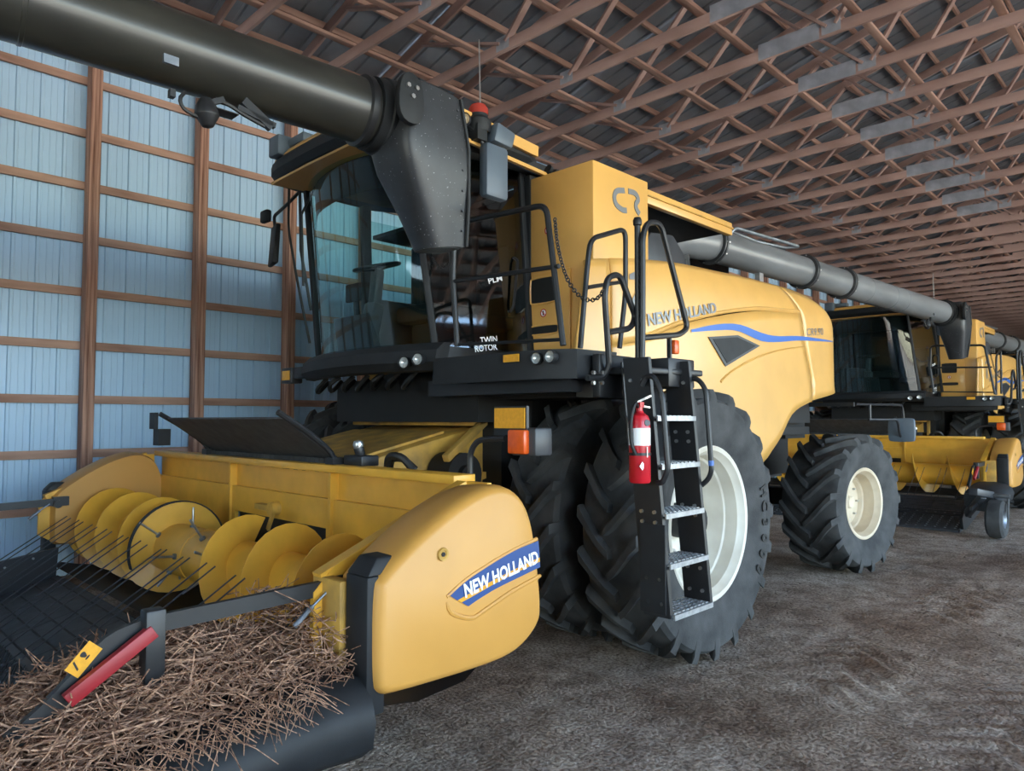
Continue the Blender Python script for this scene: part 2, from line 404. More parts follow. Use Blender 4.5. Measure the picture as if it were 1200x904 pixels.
def truss_pieces():
    P = []
    def chord(name, ya, za, yb, zb, h, m='wood_y', t=.038):
        P.append((name, MB().bar((0, ya, za), (0, yb, zb), t, h).mesh(name, M[m], bevel=.003)))
    zb = ZC+.07
    for ya, yb in ((WY-.02, 3.62), (3.62, -3.4), (-3.4, YO)): chord('bottom_chord', ya, zb, yb, zb, .14)
    for ya, yb in ((WY+.35, RID), (RID, YO-.5)): chord('top_chord', ya, rz(ya)+.02, yb, rz(yb)+.02, .14)
    bp = [6.15, 3.1, .05, -3.0, -6.0]; tp = [7.75, 4.65, 1.6, -1.5, -4.5, -7.5]
    for i, b in enumerate(bp):
        for t, off in ((tp[i], .0), (tp[i+1], .0)):
            n = 'web'
            P.append((n, MB().bar((0, b + (.05 if t > b else -.05), ZC+.12), (0, t, rz(t)-.03), .036, .088, up=(1,0,0)).mesh(n, M['wood_y'], bevel=.002)))
    for y, L in ((3.62, .38), (-3.4, .38)):
        for sx in (-1, 1): P.append(('splice_plate', MB().box((sx*.0195, y-L, ZC+.005), (sx*.0215, y+L, ZC+.21)).mesh('splice_plate', M['plate'])))
    for b in bp[:4]:
        P.append(('gusset_plate', MB().box((-.0215, b-.11, ZC+.03), (-.0195, b+.11, ZC+.20)).mesh('gusset_plate', M['plate'])))
    return P
TP = truss_pieces()
allmb = MB()
for n, me in TP:
    allmb.add([v.co for v in me.vertices], [tuple(p.vertices) for p in me.polygons])
far_me = allmb.mesh('roof_truss', M['wood_y'], recalc=False)
tx0 = PX0 + .06
for i in range(-6, 49):
    x = tx0 + BAY*i
    if 1 <= i <= 13:
        t = link('roof_truss', TP[0][1], roof, (x, 0, 0))
        for n, me in TP[1:]: link(n, me, t)
    else: link('roof_truss', far_me, roof, (x, 0, 0))
for y in (8.6, 7.6, 6.59, 5.28, 4.12, 2.81, 1.61, .4, -.8, -2.0, -3.2):
    x = X0+.5
    while x < 60:
        link('brace', MB().box((x, y-.045, ZC+.142), (x+4.87, y+.045, ZC+.18)).mesh('brace', M['wood_x'], bevel=.003), roof); x += 4.88

# ================================================================== COMBINE
YC = 5.05; SP = 12.45
CG = 'combine harvesters parked in file along the shed wall'
comb = thing('combine_harvester', 'yellow combine harvester with a red fire extinguisher hung on its black ladder', 'combine', (5.2, YC, 0), CG)
mir = lambda y: 2*YC - y

def tire_mb(Rr, w, rr, n, lug=.05, delta=.26):
    m = MB(); h = w/2
    prof = [(rr-.01, -h*.80), (rr+.03, -h*.86), (rr+.12*(Rr-rr)/.4, -h*.97), (rr+.5*(Rr-rr), -h*1.03), (Rr-.10, -h*.99), (Rr-lug-.012, -h*.86), (Rr-lug, -h*.5), (Rr-lug+.006, 0)]
    prof = prof + [(r, -y) for r, y in reversed(prof[:-1])]
    m.lathe((0,0,0), (0,1,0), prof, 72)
    for sd in (-1, 1):
        for k in range(n):
            th = 2*math.pi*(k + (.5 if sd > 0 else 0))/n
            st = [(1.02, -.015, Rr-.17, Rr-.125, .030), (1.0, 0, Rr-.12, Rr-.055, .034), (.93, .02, Rr-.08, Rr-.008, .036), (.72, .10, Rr-lug-.01, Rr-.002, .031), (.45, .22, Rr-lug-.01, Rr, .029), (.18, .33, Rr-lug-.01, Rr, .029), (-.05, .40, Rr-lug-.01, Rr-.002, .027)]
            b = len(m.v)
            for fy, dt, r0, r1, hw in st:
                a = th + dt*delta/.36
                for r, ww in ((r0, hw*1.35), (r1, hw), (r1, -hw), (r0, -hw*1.35)):
                    aa = a + ww/Rr; m.v.append(V((r*math.cos(aa), sd*fy*h, r*math.sin(aa))))
            for i in range(len(st)-1):
                for q in range(4): m.f.append((b+i*4+q, b+i*4+(q+1) % 4, b+i*4+4+(q+1) % 4, b+i*4+4+q))
            m.f.append((b, b+3, b+2, b+1)); e = b+4*(len(st)-1); m.f.append((e, e+1, e+2, e+3))
    return m
def rim_mb(rr, w, depth):
    h = w/2
    return MB().lathe((0,0,0), (0,1,0), [(rr-.02, -h*.74), (rr+.018, -h*.80), (rr+.026, -h*.84), (rr+.012, -h*.87), (rr-.014, -h*.85), (rr-.03, -h*.74), (rr-.05, -h*.66), (rr-.06, -h*.3), (rr-.075, -h*.26), (rr-.09, -h*.84+depth*.7), (rr-.13, -h*.84+depth), (.30, -h*.84+depth+.03), (.27, -h*.84+depth-.04), (.2, -h*.84+depth-.05), (0.001, -h*.84+depth-.05)], 56)
TF = tire_mb(.985, .52, .545, 20, lug=.062).mesh('front_tire', M['rubber'], ang=28)
RF = rim_mb(.545, .52, .34).mesh('rim', M['rim'], ang=28)
RFd = rim_mb(.545, .52, .12).mesh('rim', M['rim'], ang=28)
TR = tire_mb(.79, .66, .385, 17, lug=.06, delta=.40).mesh('rear_tire', M['rubber'], ang=28)
RR = rim_mb(.385, .66, .26).mesh('rim', M['rim2'], ang=28)
hubm = MB().lathe((0,0,0), (0,1,0), [(.001,-.10),(.09,-.10),(.11,-.08),(.11,.05),(.001,.05)], 24).mesh('hub', M['rim'])
hubr = MB().lathe((0,0,0), (0,1,0), [(.001,-.05),(.06,-.05),(.075,-.035),(.075,.05),(.001,.05)], 24).mesh('hub', M['rim2'])
boltm = MB().cyl((0,-.02,0), (0,.02,0), .014, 6).mesh('bolt', M['steel'])
def wheel(name, tm, rm, c, side, rot=0, hy=0.05, nb=10, br=.23):
    o = link(name, tm, comb, V(c)-ORG, (0, 0, rot))
    r = link('rim', rm, o)
    if side > 0: r.rotation_euler = (0, 0, math.pi)
    h = link('hub', hubm if nb == 10 else hubr, r, (0, hy, 0))
    for k in range(nb):
        a = 2*math.pi*k/nb; link('bolt', boltm, o, (br*math.cos(a), side*(-hy*0+.0) + (hy if side < 0 else -hy), br*math.sin(a)))
    return o
FX = 4.76
wo = wheel('front_wheel', TF, RF, (FX, 2.87, .985), -1, hy=.06)
wheel('front_wheel', TF, RFd, (FX, 3.60, .985), -1, hy=-.11)
wheel('front_wheel', TF, RFd, (FX, mir(3.60), .985), 1, hy=-.11)
wheel('front_wheel', TF, RF, (FX, mir(2.87), .985), 1, hy=.06)
wr = wheel('rear_wheel', TR, RR, (8.72, 3.17, .785), -1, R(-9), hy=-.08, nb=8, br=.2)
wheel('rear_wheel', TR, RR, (8.72, mir(3.17), .785), 1, R(-9), hy=-.08, nb=8, br=.2)
# raised sidewall lettering
def round_text(txt, parent, rad, a0, da, y, size, mt):
    for i, ch in enumerate(txt):
        me = text_mesh(ch, size, .004, .002); a = a0 - da*i
        c = sum((v.co for v in me.vertices), V())/max(1, len(me.vertices))
        for v in me.vertices:
            p = v.co - c; rr = rad + p.y; aa = a - p.x/rad
            v.co = V((rr*math.cos(aa), y + p.z, rr*math.sin(aa)))
        me.materials.clear(); me.materials.append(mt); link('letter', me, parent)
M['letter'] = mat('raised_rubber_letter', lin(22,22,23), .6)
round_text('HC3000', wo, .775, R(14), R(9.3), -.272, .13, M['letter'])

# chassis, axles, underbody
part('chassis', MB().box((4.3, 4.0, 1.05), (9.2, 6.1, 2.2)).box((5.3, 3.75, 1.7), (9.3, 6.35, 2.9)), M['dark'], comb)
part('front_axle', MB().cyl((FX, 2.75, .985), (FX, mir(2.75), .985), .13, 20).box((FX-.28, 3.9, .75), (FX+.28, 4.25, 1.5)).box((FX-.28, mir(4.25), .75), (FX+.28, mir(3.9), 1.5)), M['dark'], comb)
part('rear_axle', MB().bar((8.72, 3.3, .8), (8.72, mir(3.3), .8), .2, .2).box((8.55, 4.8, .8), (8.9, 5.3, 1.5)), M['dark'], comb)
part('underframe', MB().box((3.75, 4.05, 1.72), (4.6, 6.05, 2.1)).box((3.9, 3.2, 1.9), (4.6, 5.9, 2.06)).box((4.05, 4.1, 1.2), (4.5, 6.0, 1.75)), M['dark'], comb)

# feeder house
fy0, fy1 = 4.32, 5.82
fh = part('feeder_house', MB().prismY([(2.72,.62),(2.72,1.40),(3.75,1.63),(4.15,1.70),(4.3,1.2)], fy0, fy1), M['yellow_dusty'], comb, bevel=.02)
part('feeder_cover', MB().hexa([(2.85,fy0+.1,1.435),(3.72,fy0+.1,1.63),(3.72,fy1-.1,1.63),(2.85,fy1-.1,1.435),(2.85,fy0+.1,1.455),(3.72,fy0+.1,1.65),(3.72,fy1-.1,1.65),(2.85,fy1-.1,1.455)]), M['yellow_dusty'], fh)
part('slot', MB().box((3.36, fy0-.004, 1.17), (3.52, fy0+.01, 1.22)), M['hose'], fh)
part('side_rail', MB().bar((2.8,fy0-.02,.98), (4.1,fy0-.02,1.3), .05, .05).bar((2.8,fy0-.03,.80), (4.1,fy0-.03,1.12), .06, .07), M['yellow_dusty'], fh)
part('cross_beam', MB().box((3.86, 4.2, 1.69), (4.0, 5.95, 1.75)).bar((3.45,4.08,1.45),(3.95,4.2,1.72),.06,.06), M['yellow_dusty'], comb, bevel=.01)
part('feeder_side_motor', MB().cyl((3.62,4.05,1.32),(3.62,4.3,1.32),.17,24).cyl((3.62,4.0,1.32),(3.62,4.05,1.32),.08,16), M['dark'], comb)

# ---- cab
cz0, cz1 = 2.30, 3.93
def arc_plan(z):
    t = (z-cz0)/(cz1-cz0); dx = -.16*t; dy = .03*math.sin(t*3.1)
    P = [(4.05,5.98+dy),(3.62,5.97+dy),(3.47,5.88),(3.33,5.6),(3.26,5.3),(3.24,5.05),(3.26,4.8),(3.33,4.5+.07*t),(3.45,4.22+.16*t)]
    return [V((x+dx*(1 if x < 3.7 else 0), y, z)) for x, y in P]
zs = [cz0 + (cz1-cz0)*k/8 for k in range(9)]
cabo = part('cab', MB().box((3.5, 4.16, 2.2), (4.9, 5.96, cz0)).box((4.75, 4.25, cz0), (4.9, 5.9, 3.9)), M['black'], comb)   # floor + rear bulkhead
part('windscreen', MB().grid([spline(arc_plan(z), 28) for z in zs]), M['glass'], cabo, recalc=False)
def vside(yb, z, x): return V((x, yb, z))
part('door_glass', MB().grid([[(3.43-.16*t, 4.22+.16*t, z), (3.88-.08*t, 4.12+.15*t, z), (4.34, 4.02+.14*t, z)] for z, t in ((q, (q-cz0)/(cz1-cz0)) for q in zs)]), M['glass_d'], cabo, recalc=False)
part('right_window', MB().grid([[(4.05, 5.98, z), (4.72, 5.96, z)] for z in zs[:8]]), M['glass'], cabo, recalc=False)
for nm, p, q, w in (('pillar', (3.47,5.9,cz0), (3.31,5.9,cz1), .05), ('pillar', (3.46,4.22,cz0), (3.30,4.38,cz1), .04), ('pillar', (4.05,5.98,cz0), (4.0,5.98,cz1), .07), ('pillar', (4.72,5.95,cz0), (4.72,5.95,cz1), .09), ('pillar', (4.33,4.05,cz0), (4.34,4.19,cz1), .07)):
    part(nm, MB().bar(p, q, w, w*1.3), M['black_pl'], cabo, bevel=.008)
# roof
rpoly = smooth_closed([(2.92,5.3),(2.95,6.0),(3.25,6.14),(4.75,6.12),(4.75,4.02),(3.55,4.0),(3.05,4.1),(2.92,4.8)], 2)
def ring(poly, z, d, tilt=0): return [(x, y, z + tilt*(3.4-x)) for x, y in inset(poly, d)]
roofp = part('cab_roof', MB().rings([ring(rpoly, 3.99, .05), ring(rpoly, 4.03, .02), ring(rpoly, 4.08, .06), ring(rpoly, 4.11, .2)]), M['yellow'], cabo)
part('visor', MB().rings([ring(rpoly, 3.855, .14), ring(rpoly, 3.87, .05), ring(rpoly, 3.92, 0), ring(rpoly, 3.99, 0), ring(rpoly, 4.03, .03), ring(rpoly, 4.03, .1)]), M['black_pl'], roofp)
part('headliner', MB().rings([ring(rpoly, 3.845, .30), ring(rpoly, 3.855, .28)]), M['beige'], roofp)
fr = [p for p in spline([(3.0,5.98,3.93),(2.94,5.6,3.93),(2.92,5.1,3.93),(2.94,4.6,3.93),(3.05,4.15,3.93)], 16)]
part('roof_underside', MB().prismZ([(2.99,5.95),(2.97,5.3),(2.97,4.6),(3.08,4.2),(3.35,4.2),(3.22,5.05),(3.36,5.9)], 3.835, 3.855), M['yellow'], roofp)
part('side_trim', MB().bar((3.5,3.985,3.86),(4.72,3.99,3.80),.03,.03).bar((3.42,3.985,4.045),(4.36,3.99,3.98),.03,.09), M['yellow'], roofp)
part('roof_side_panel', MB().box((3.45,4.06,3.82),(4.74,4.12,3.93)), M['black_pl'], roofp)
# sun blind behind the windscreen
part('sun_blind', MB().grid([[(p.x+.06, p.y, p.z) for p in spline([q for q in arc_plan(z)[2:]], 16)] for z in (3.93, 3.75, 3.56)]), M['fabric'], cabo, recalc=False)
# steering wheel and column, seat, console, monitor
sw = MB(); c = V((3.62, 5.22, 3.08)); axs = V((-.25,0,1)).normalized(); u = axs.orthogonal().normalized(); w = axs.cross(u)
sw.tube([c+(u*math.cos(a)+w*math.sin(a))*.20 for a in [2*math.pi*k/28 for k in range(28)]], .016, 8, closed=True)
for k in range(3): a = 2.1*k+.4; sw.tube([c-axs*.03, c+(u*math.cos(a)+w*math.sin(a))*.2], .012, 6)
part('steering_wheel', sw, M['black_pl'], cabo)
part('steering_column', MB().bar((3.50,5.22,2.3),(3.60,5.22,2.75),.16,.12,up=(1,0,0)).bar((3.60,5.22,2.75),(3.63,5.22,3.06),.10,.09,up=(1,0,0)), M['grey_dk'], cabo, bevel=.02)
seat = part('seat', MB().box((3.95,4.85,2.62),(4.45,5.4,2.78)).box((4.05,4.95,2.3),(4.35,5.3,2.62)), M['fabric'], cabo, bevel=.04)
part('backrest', MB().hexa([(4.38,4.87,2.75),(4.5,4.87,2.75),(4.5,5.38,2.75),(4.38,5.38,2.75),(4.48,4.92,3.5),(4.58,4.92,3.5),(4.58,5.33,3.5),(4.48,5.33,3.5)]), M['fabric'], seat, bevel=.04)
part('instructor_seat', MB().box((3.95,4.3,2.5),(4.4,4.72,2.62)).box((4.35,4.32,2.62),(4.45,4.7,3.25)), M['fabric'], cabo, bevel=.03)
part('monitor', MB().box((3.72,5.66,2.85),(3.76,5.88,3.02)).bar((3.8,5.75,2.3),(3.76,5.76,2.9),.05,.05), M['black_pl'], cabo, bevel=.01)
part('console', MB().box((3.85,5.5,2.3),(4.5,5.75,2.86)), M['grey_dk'], cabo, bevel=.03)
part('pedal_panel', MB().prismY([(3.42,2.3),(3.36,2.62),(3.5,2.3)], 4.95, 5.5), M['black_pl'], cabo)
# wiper and cables on the right pillar
part('wiper', MB().tube([(3.27,5.95,3.85),(3.30,5.97,3.3),(3.40,5.95,2.75)], .014, 6).tube([(3.30,5.7,3.86),(3.24,5.86,3.6),(3.27,5.86,2.95)], .012, 6), M['black'], cabo)
part('cable', MB().tube(fillet([(3.2,6.02,3.9),(3.22,6.06,3.5),(3.3,6.02,3.0),(3.42,6.0,2.45)], .1), .012, 6), M['hose'], cabo)
part('door_handle', MB().tube(fillet([(4.14,4.09,2.62),(4.14,4.05,2.66),(4.2,4.06,3.05),(4.2,4.11,3.08)], .03), .012, 6), M['black'], cabo)
lettering('lettering', 'TWIN', pY(563,403,4.05), pY(583,401,4.04), .05, M['white'], cabo)
lettering('lettering', 'ROTOR', pY(557,413,4.05), pY(583,410,4.03), .05, M['white'], cabo)
lettering('lettering', 'PLM', pY(573,333,4.09), pY(589,329,4.07), .045, M['white'], cabo)

# light bar under the windscreen and the walkway platform
bar_in = spline([(3.5,6.05,0),(3.36,5.6,0),(3.30,5.05,0),(3.36,4.5,0),(3.48,4.12,0)], 20)
bar_out = spline([(3.40,6.12,0),(3.24,5.6,0),(3.17,5.05,0),(3.22,4.6,0),(3.36,4.10,0)], 20)
bl = []
for a, b in zip(bar_in, bar_out):
    bl.append([(a.x,a.y,2.10),(b.x+.06,b.y,2.11),(b.x,b.y,2.17),(b.x+.02,b.y,2.26),(b.x+.09,b.y,2.32),(a.x+.05,a.y,2.32)])
lb = part('light_bar', MB().rings(bl), M['black_pl'], comb)
def lamp(p, d, r, parent, name='work_lamp'):
    o = part(name, MB().lathe(p, d, [(r*.7,-.05),(r,-.01),(r*1.05,.012),(r*.95,.02),(r*.86,.008)], 20), M['black_pl'], parent)
    part('lens', MB().lathe(p, d, [(r*.9,.006),(r*.75,.0),(r*.4,-.006),(.001,-.008)], 20), M['lens'], o)
for x, y in ((474,425),(490,421)): lamp(pX(x, y, 3.265), (-1,-.3,0), .048, lb)
part('badge', MB().lathe(pX(403,431,3.235), (-1,.1,0), [(.001,.012),(.035,.012),(.045,.0)], 16), M['silver'], lb)
part('bar_end', MB().box((3.42,6.1,2.13),(3.5,6.3,2.24)).box((3.40,6.3,2.09),(3.52,6.5,2.24)), M['black'], lb, bevel=.01)
part('reflector', MB().box((3.395,6.33,2.12),(3.402,6.47,2.21)), M['amber'], lb)
# hoses and wiring under the bar
hz = MB()
for k in range(7):
    y = 4.5+.22*k; hz.tube(spline([(3.5,y,2.12),(3.45,y+.08,2.02+.02*(k % 3)),(3.55,y+.22,2.0),(3.7,y+.3,2.1)], 10), .02, 6)
part('hose', hz, M['hose'], lb)
pl = part('platform', MB().prismZ([(3.40,4.12),(3.42,3.4),(3.45,3.02),(3.56,2.90),(4.4,2.86),(4.4,4.12)], 2.04, 2.17), M['black'], comb, bevel=.012)
part('tread_plate', MB().prismZ([(3.46,4.1),(3.47,3.4),(3.50,3.06),(3.58,2.95),(4.34,2.92),(4.34,4.1)], 2.171, 2.18), M['grey_dk'], pl)
part('front_apron', MB().prismZ([(3.36,4.12),(3.385,3.4),(3.41,3.04),(3.52,2.88),(3.9,2.85),(3.9,2.87),(3.53,2.9),(3.43,3.06),(3.405,3.4),(3.38,4.12)], 2.0, 2.19), M['black_pl'], pl)
for x, y in ((629,420),(645,418)): lamp(pX(x, y, 3.38), (-1,-.1,0), .042, pl)
p = pX(599,420,3.375); part('reflector', MB().box((p.x-.005,p.y-.07,p.z-.025),(p.x+.005,p.y+.07,p.z+.025)), M['amber'], pl)
lamp(pX(535,442,3.42), (-1,0,0), .03, pl)
part('cross_tube', MB().bar((3.6,2.95,1.98),(3.6,4.4,1.98),.12,.12), M['black'], pl)
# bolted bracket between platform and ladder
bk = part('ladder_bracket', MB().box((3.62,2.78,1.88),(3.98,2.84,2.16)).box((3.98,2.5,1.95),(4.3,2.86,2.14)).bar((3.7,2.7,2.05),(4.35,2.6,2.05),.3,.04), M['black'], pl, bevel=.01)
for x, y in ((694,437),(704,437),(694,449),(704,449)):
    p = pY(x,y,2.78); part('bolt', MB().cyl(p, p+V((0,-.02,0)), .013, 6), M['steel'], bk)

# ---- railings
def rail(px, plane, val, r=.019, rad=.06, name='handrail'):
    f = {'X': pX, 'Y': pY}[plane]
    return part(name, MB().tube(fillet([f(x, y, val) for x, y in px], rad, 5), r, 8), M['black'], comb)
ra = part('handrail', MB().tube(fillet([pX(536,406,3.47), pX(531,330,3.47), pX(533,262,3.47), pX(640,240,3.47), pX(660,405,3.47)], .08, 5), .021, 8).tube([pX(531,330,3.47), pX(655,312,3.47)], .016, 8).tube([pX(537,404,3.47), pX(661,398,3.47)], .012, 6), M['black'], comb)
part('handrail', MB().tube(fillet([pX(512,405,3.47), pX(503,330,3.47), pX(504,296,3.47)], .05), .014, 8), M['black'], comb)
part('handrail', MB().tube(fillet([pX(528,296,3.47), pX(529,330,3.47), pX(537,406,3.47)], .05), .014, 8), M['black'], comb)
rb = part('handrail', MB().tube(fillet([pY(680,408,2.97), pY(688.6,308,2.97), pY(692,280,2.97), pY(733,268,2.97), pY(733,344,2.97), pY(726,408,2.97)], .08, 5), .018, 8).tube([pY(688.6,337,2.97), pY(732,330,2.97)], .014, 8), M['black'], comb)
rc = part('handrail', MB().tube(fillet([pY(688,443,2.80), pY(706,443,2.78), pY(714,430,2.74), pY(708.5,345,2.7), pY(712,325,2.7), pY(726,321,2.7), pY(745,372,2.7), pY(739,385,2.7), pY(713,389.5,2.72)], .06, 5), .020, 8), M['black'], comb)
rd = part('handrail', MB().tube(fillet([pY(752,432,2.62), pY(753,397,2.62), pY(753,277,2.62), pY(758,261,2.62), pY(774,261,2.62), pY(806,385,2.62), pY(796,392.5,2.62), pY(753,396,2.62)], .09, 6), .020, 8), M['black'], comb)
a, b = pY(747,262,2.66), pY(748,432,2.66)
part('gate_post', MB().tube([a, b], .02, 10).lathe(a, (0,0,1), [(.001,.045),(.022,.038),(.03,.018),(.028,-.01),(.015,-.02)], 12), M['black'], comb)
def chain(name, pts, n):
    P = spline(pts, n); mb = MB()
    for i in range(n-1):
        d = (P[i+1]-P[i]).normalized(); s = d.cross(V((0,0,1)) if abs(d.z) < .9 else V((1,0,0))).normalized()
        if i % 2: s = d.cross(s).normalized()
        c = (P[i]+P[i+1])/2; L = (P[i+1]-P[i]).length*.66
        mb.tube([c+d*(L*math.cos(t))+s*(.012*math.sin(t)) for t in [2*math.pi*k/8 for k in range(8)]], .0042, 5, closed=True)
    return part(name, mb, M['black'], comb)
chain('chain', [pX(650,256,3.47), pX(654,290,3.45), pY(664,325,2.95), pY(677,345,2.9), pY(690,352,2.82), pY(701,349,2.75), pY(707,340,2.7)], 40)
chain('chain', [pX(506,300,3.47), pX(512,311,3.47), pX(519,313,3.47), pX(526,308,3.47)], 14)
chain('chain', [pY(750,275,2.64), pY(750,330,2.64), pY(750,392,2.64)], 36)

# ---- ladder
lad = part('ladder', MB(), M['black'], comb)
lt, lbot = 2.53, 2.385
def ly(z): return lbot + (lt-lbot)*(z-.5)/1.6
for X, nm in ((3.66, 'stringer'), (4.12, 'stringer')):
    z0, z1 = .58, 2.12
    w = .085
    mbs = MB()
    mbs.hexa([(X-.004,ly(z0)-w,z0),(X+.004,ly(z0)-w,z0),(X+.004,ly(z0)+w*1.1,z0),(X-.004,ly(z0)+w*1.1,z0),(X-.004,ly(z1)-w,z1),(X+.004,ly(z1)-w,z1),(X+.004,ly(z1)+w*1.1,z1),(X-.004,ly(z1)+w*1.1,z1)])
    mbs.bar((X+.012, ly(z0)-w, z0), (X+.012, ly(z1)-w, z1), .03, .012)
    so_ = part(nm, mbs, M['black'], lad)
    for z in (.66, .80, 1.13, 1.19, 1.6, 1.66, 1.98):
        for dy in (-.045, .045):
            p = V((X-.004, ly(z)+dy, z)); part('bolt', MB().cyl(p, p+V((-.014,0,0)), .012, 6), M['steel'], so_)
for k in range(5):
    z = .60 + .29*k; y = ly(z)
    st = MB().box((3.67, y-.11, z-.012), (4.11, y+.10, z)).box((3.67, y-.115, z-.028), (4.11, y-.105, z+.002))
    s_ = part('step', st, M['grate'], lad)
    g = MB()
    for j in range(5):
        for q in range(9): g.box((3.70+q*.045, y-.09+j*.037, z), (3.73+q*.045, y-.068+j*.037, z+.006))
    part('grip', g, M['grate'], s_)
part('back_panel', MB().hexa([(3.68,ly(1.5)+.12,1.5),(4.1,ly(1.5)+.12,1.5),(4.1,ly(1.5)+.13,1.5),(3.68,ly(1.5)+.13,1.5),(3.68,ly(2.1)+.12,2.1),(4.1,ly(2.1)+.12,2.1),(4.1,ly(2.1)+.13,2.1),(3.68,ly(2.1)+.13,2.1)]), M['black'], lad)
part('lower_plate', MB().box((3.642, ly(.85)-.09, .60), (3.654, ly(.85)+.085, 1.12)), M['black_pl'], lad)
part('ladder_handrail', MB().tube(fillet([pX(752,452,3.62), pX(757,441,3.62), pX(766,441,3.62), pX(776,462,3.62), pX(783,552,3.62), pX(776,566,3.62), pX(770,566,3.62)], .06, 5), .017, 8), M['black'], lad)
part('ladder_handrail', MB().tube(fillet([pX(805,444,4.16), pX(818,444,4.16), pX(827,456,4.16), pX(834,552,4.16), pX(830,562,4.16), pX(822,569,4.16)], .06, 5), .017, 8), M['black'], lad)
part('tape', MB().tube([pX(833.2,540,4.16), pX(833.6,546,4.16)], .0185, 8), M['blue2'], lad)
part('warning_label', MB().box((3.80,ly(1.85)+.10,1.80),(3.86,ly(1.85)+.118,1.95)), M['amber'], lad)
# side marker by the ladder
p = pY(791,407,2.75); mk = part('side_marker', MB().box(p+V((-.03,-.02,-.05)), p+V((.03,.02,.05))), M['orange'], comb, bevel=.01)
part('marker_bracket', MB().box(p+V((-.06,.0,-.25)), p+V((-.04,.03,.1))).box(p+V((-.2,.0,-.28)), p+V((.1,.15,-.14))), M['black'], mk)

# ---- grain tank front and side
tkf = 4.36; tky = 3.40
A = pX(612,205,tkf); Bt = pX(697,190,tkf)
tank = part('grain_tank', MB().prismY([(tkf,2.18),(tkf,3.77),(5.12,3.77),(5.12,3.0),(4.9,2.18)], tky, 4.10), M['yellow'], comb, bevel=.015)
part('front_panel', MB().box((tkf-.025, 3.62, 2.19), (tkf, 4.04, 2.95)), M['yellow'], tank, bevel=.012)
part('front_edge', MB().box((tkf-.015, 4.06, 2.19), (tkf+.3, 4.12, 3.8)), M['black_pl'], tank)
def rrect(x0, x1, z0, z1, r):
    return smooth_closed([(x0+r*.3,z0),(x1-r*.3,z0),(x1,z0+r*.3),(x1,z1-r*.3),(x1-r*.3,z1),(x0+r*.3,z1),(x0,z1-r*.3),(x0,z0+r*.3)], 2)
for (xa, ya, xb, yb) in ((622,358,653,322), (621,394,655,379)):
    q0, q1 = pX(xa, ya, tkf-.027), pX(xb, yb, tkf-.027)
    part('vent', MB().prismX(rrect(q1.y, q0.y, q0.z, q1.z, .06), tkf-.031, tkf-.02), M['hose'], tank)
    rp_ = rrect(q1.y, q0.y, q0.z, q1.z, .06)
    part('vent_rim', MB().tube([(tkf-.03, y, z) for y, z in rp_], .008, 6, closed=True), M['yellow'], tank)
for x, y in ((642,270),(637,367)):
    p = pX(x, y, tkf-.028 if y > 300 else tkf-.004)
    d = part('prohibition_sign', MB().lathe(p, (-1,0,0), [(.001,.002),(.026,.002)], 20), M['white'], tank)
    part('red_ring', MB().lathe(p, (-1,0,0), [(.026,.003),(.034,.003)], 20), M['red'], d)
    part('figure', MB().lathe(p+V((-.004,0,.012)), (-1,0,0), [(.001,.001),(.007,.001)], 8).box(p+V((-.005,-.006,-.02)), p+V((-.004,.006,.006))), M['hose'], d)
    part('red_slash', MB().bar(p+V((-.0055,.02,.018)), p+V((-.0055,-.02,-.018)), .002, .006), M['red'], d)
lettering('access_mark', '#', pX(617,225,tkf-.003), pX(622,224,tkf-.003), .06, M['grey_dk'], tank, normal=(-1,0,0))
# CR emblem on the tank side: two curved strokes
def stroke(px, w, y):
    P = spline([pY(a, b, y) for a, b in px], 24); m = MB(); L = []
    for i, p in enumerate(P):
        t = (P[min(i+1, len(P)-1)]-P[max(i-1, 0)]).normalized(); n = V((-t.z, 0, t.x))
        L.append([p+n*w/2, p-n*w/2, p-n*w/2+V((0,-.006,0)), p+n*w/2+V((0,-.006,0))])
    return m.rings(L)
part('emblem', stroke([(731.5,223.5),(722.5,224),(719.5,231),(722,240),(729,246),(734,247)], .045, tky-.001), M['silver'], tank)
part('emblem', stroke([(736,224),(744,227),(747.5,234),(745,239),(745.5,245),(749,251)], .045, tky-.001), M['silver'], tank)
part('cover', MB().box((5.0,3.56,3.67),(6.92,3.62,3.80)), M['yellow'], tank, bevel=.008)
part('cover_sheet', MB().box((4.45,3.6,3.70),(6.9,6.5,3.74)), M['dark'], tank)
part('cover_lip', MB().box((5.1,3.545,3.735),(6.92,3.56,3.745)), M['yellow_dusty'], tank)
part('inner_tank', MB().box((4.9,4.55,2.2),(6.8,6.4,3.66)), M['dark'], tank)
part('tank_lamp', MB().box((4.5,3.9,3.79),(4.62,4.05,3.85)).cyl((4.5,3.97,3.85),(4.47,3.97,3.86),.04,12), M['black_pl'], tank)

# ---- curved side panels
PYs = 3.36
def surfY(X, z, sgn=-1):
    y = PYs
    y += .10*max(0, (z-2.75)/.45)**3
    if X > 8.9: y += .30*((X-8.9)/.8)**2
    y -= .05*math.sin(max(0, min(1, (X-4.4)/4.6))*math.pi)
    if z < 2.2: y -= .05*min(1, (2.2-z)/.6)
    return y
def XZ(px): return [V((p.x, p.z)) for p in (pY(x, y, PYs) for x, y in px)]
def coons(bot, top, left, right, nu=28, nv=12):
    b, t = spline(bot, nu), spline(top, nu); l, r = resample(left, nv), resample(right, nv); rows = []
    for j in range(nv):
        v = j/(nv-1); row = []
        for i in range(nu):
            u = i/(nu-1)
            row.append(b[i]*(1-v)+t[i]*v + l[j]*(1-u)+r[j]*u - (b[0]*(1-u)*(1-v)+b[-1]*u*(1-v)+t[0]*(1-u)*v+t[-1]*u*v))
        rows.append(row)
    return rows
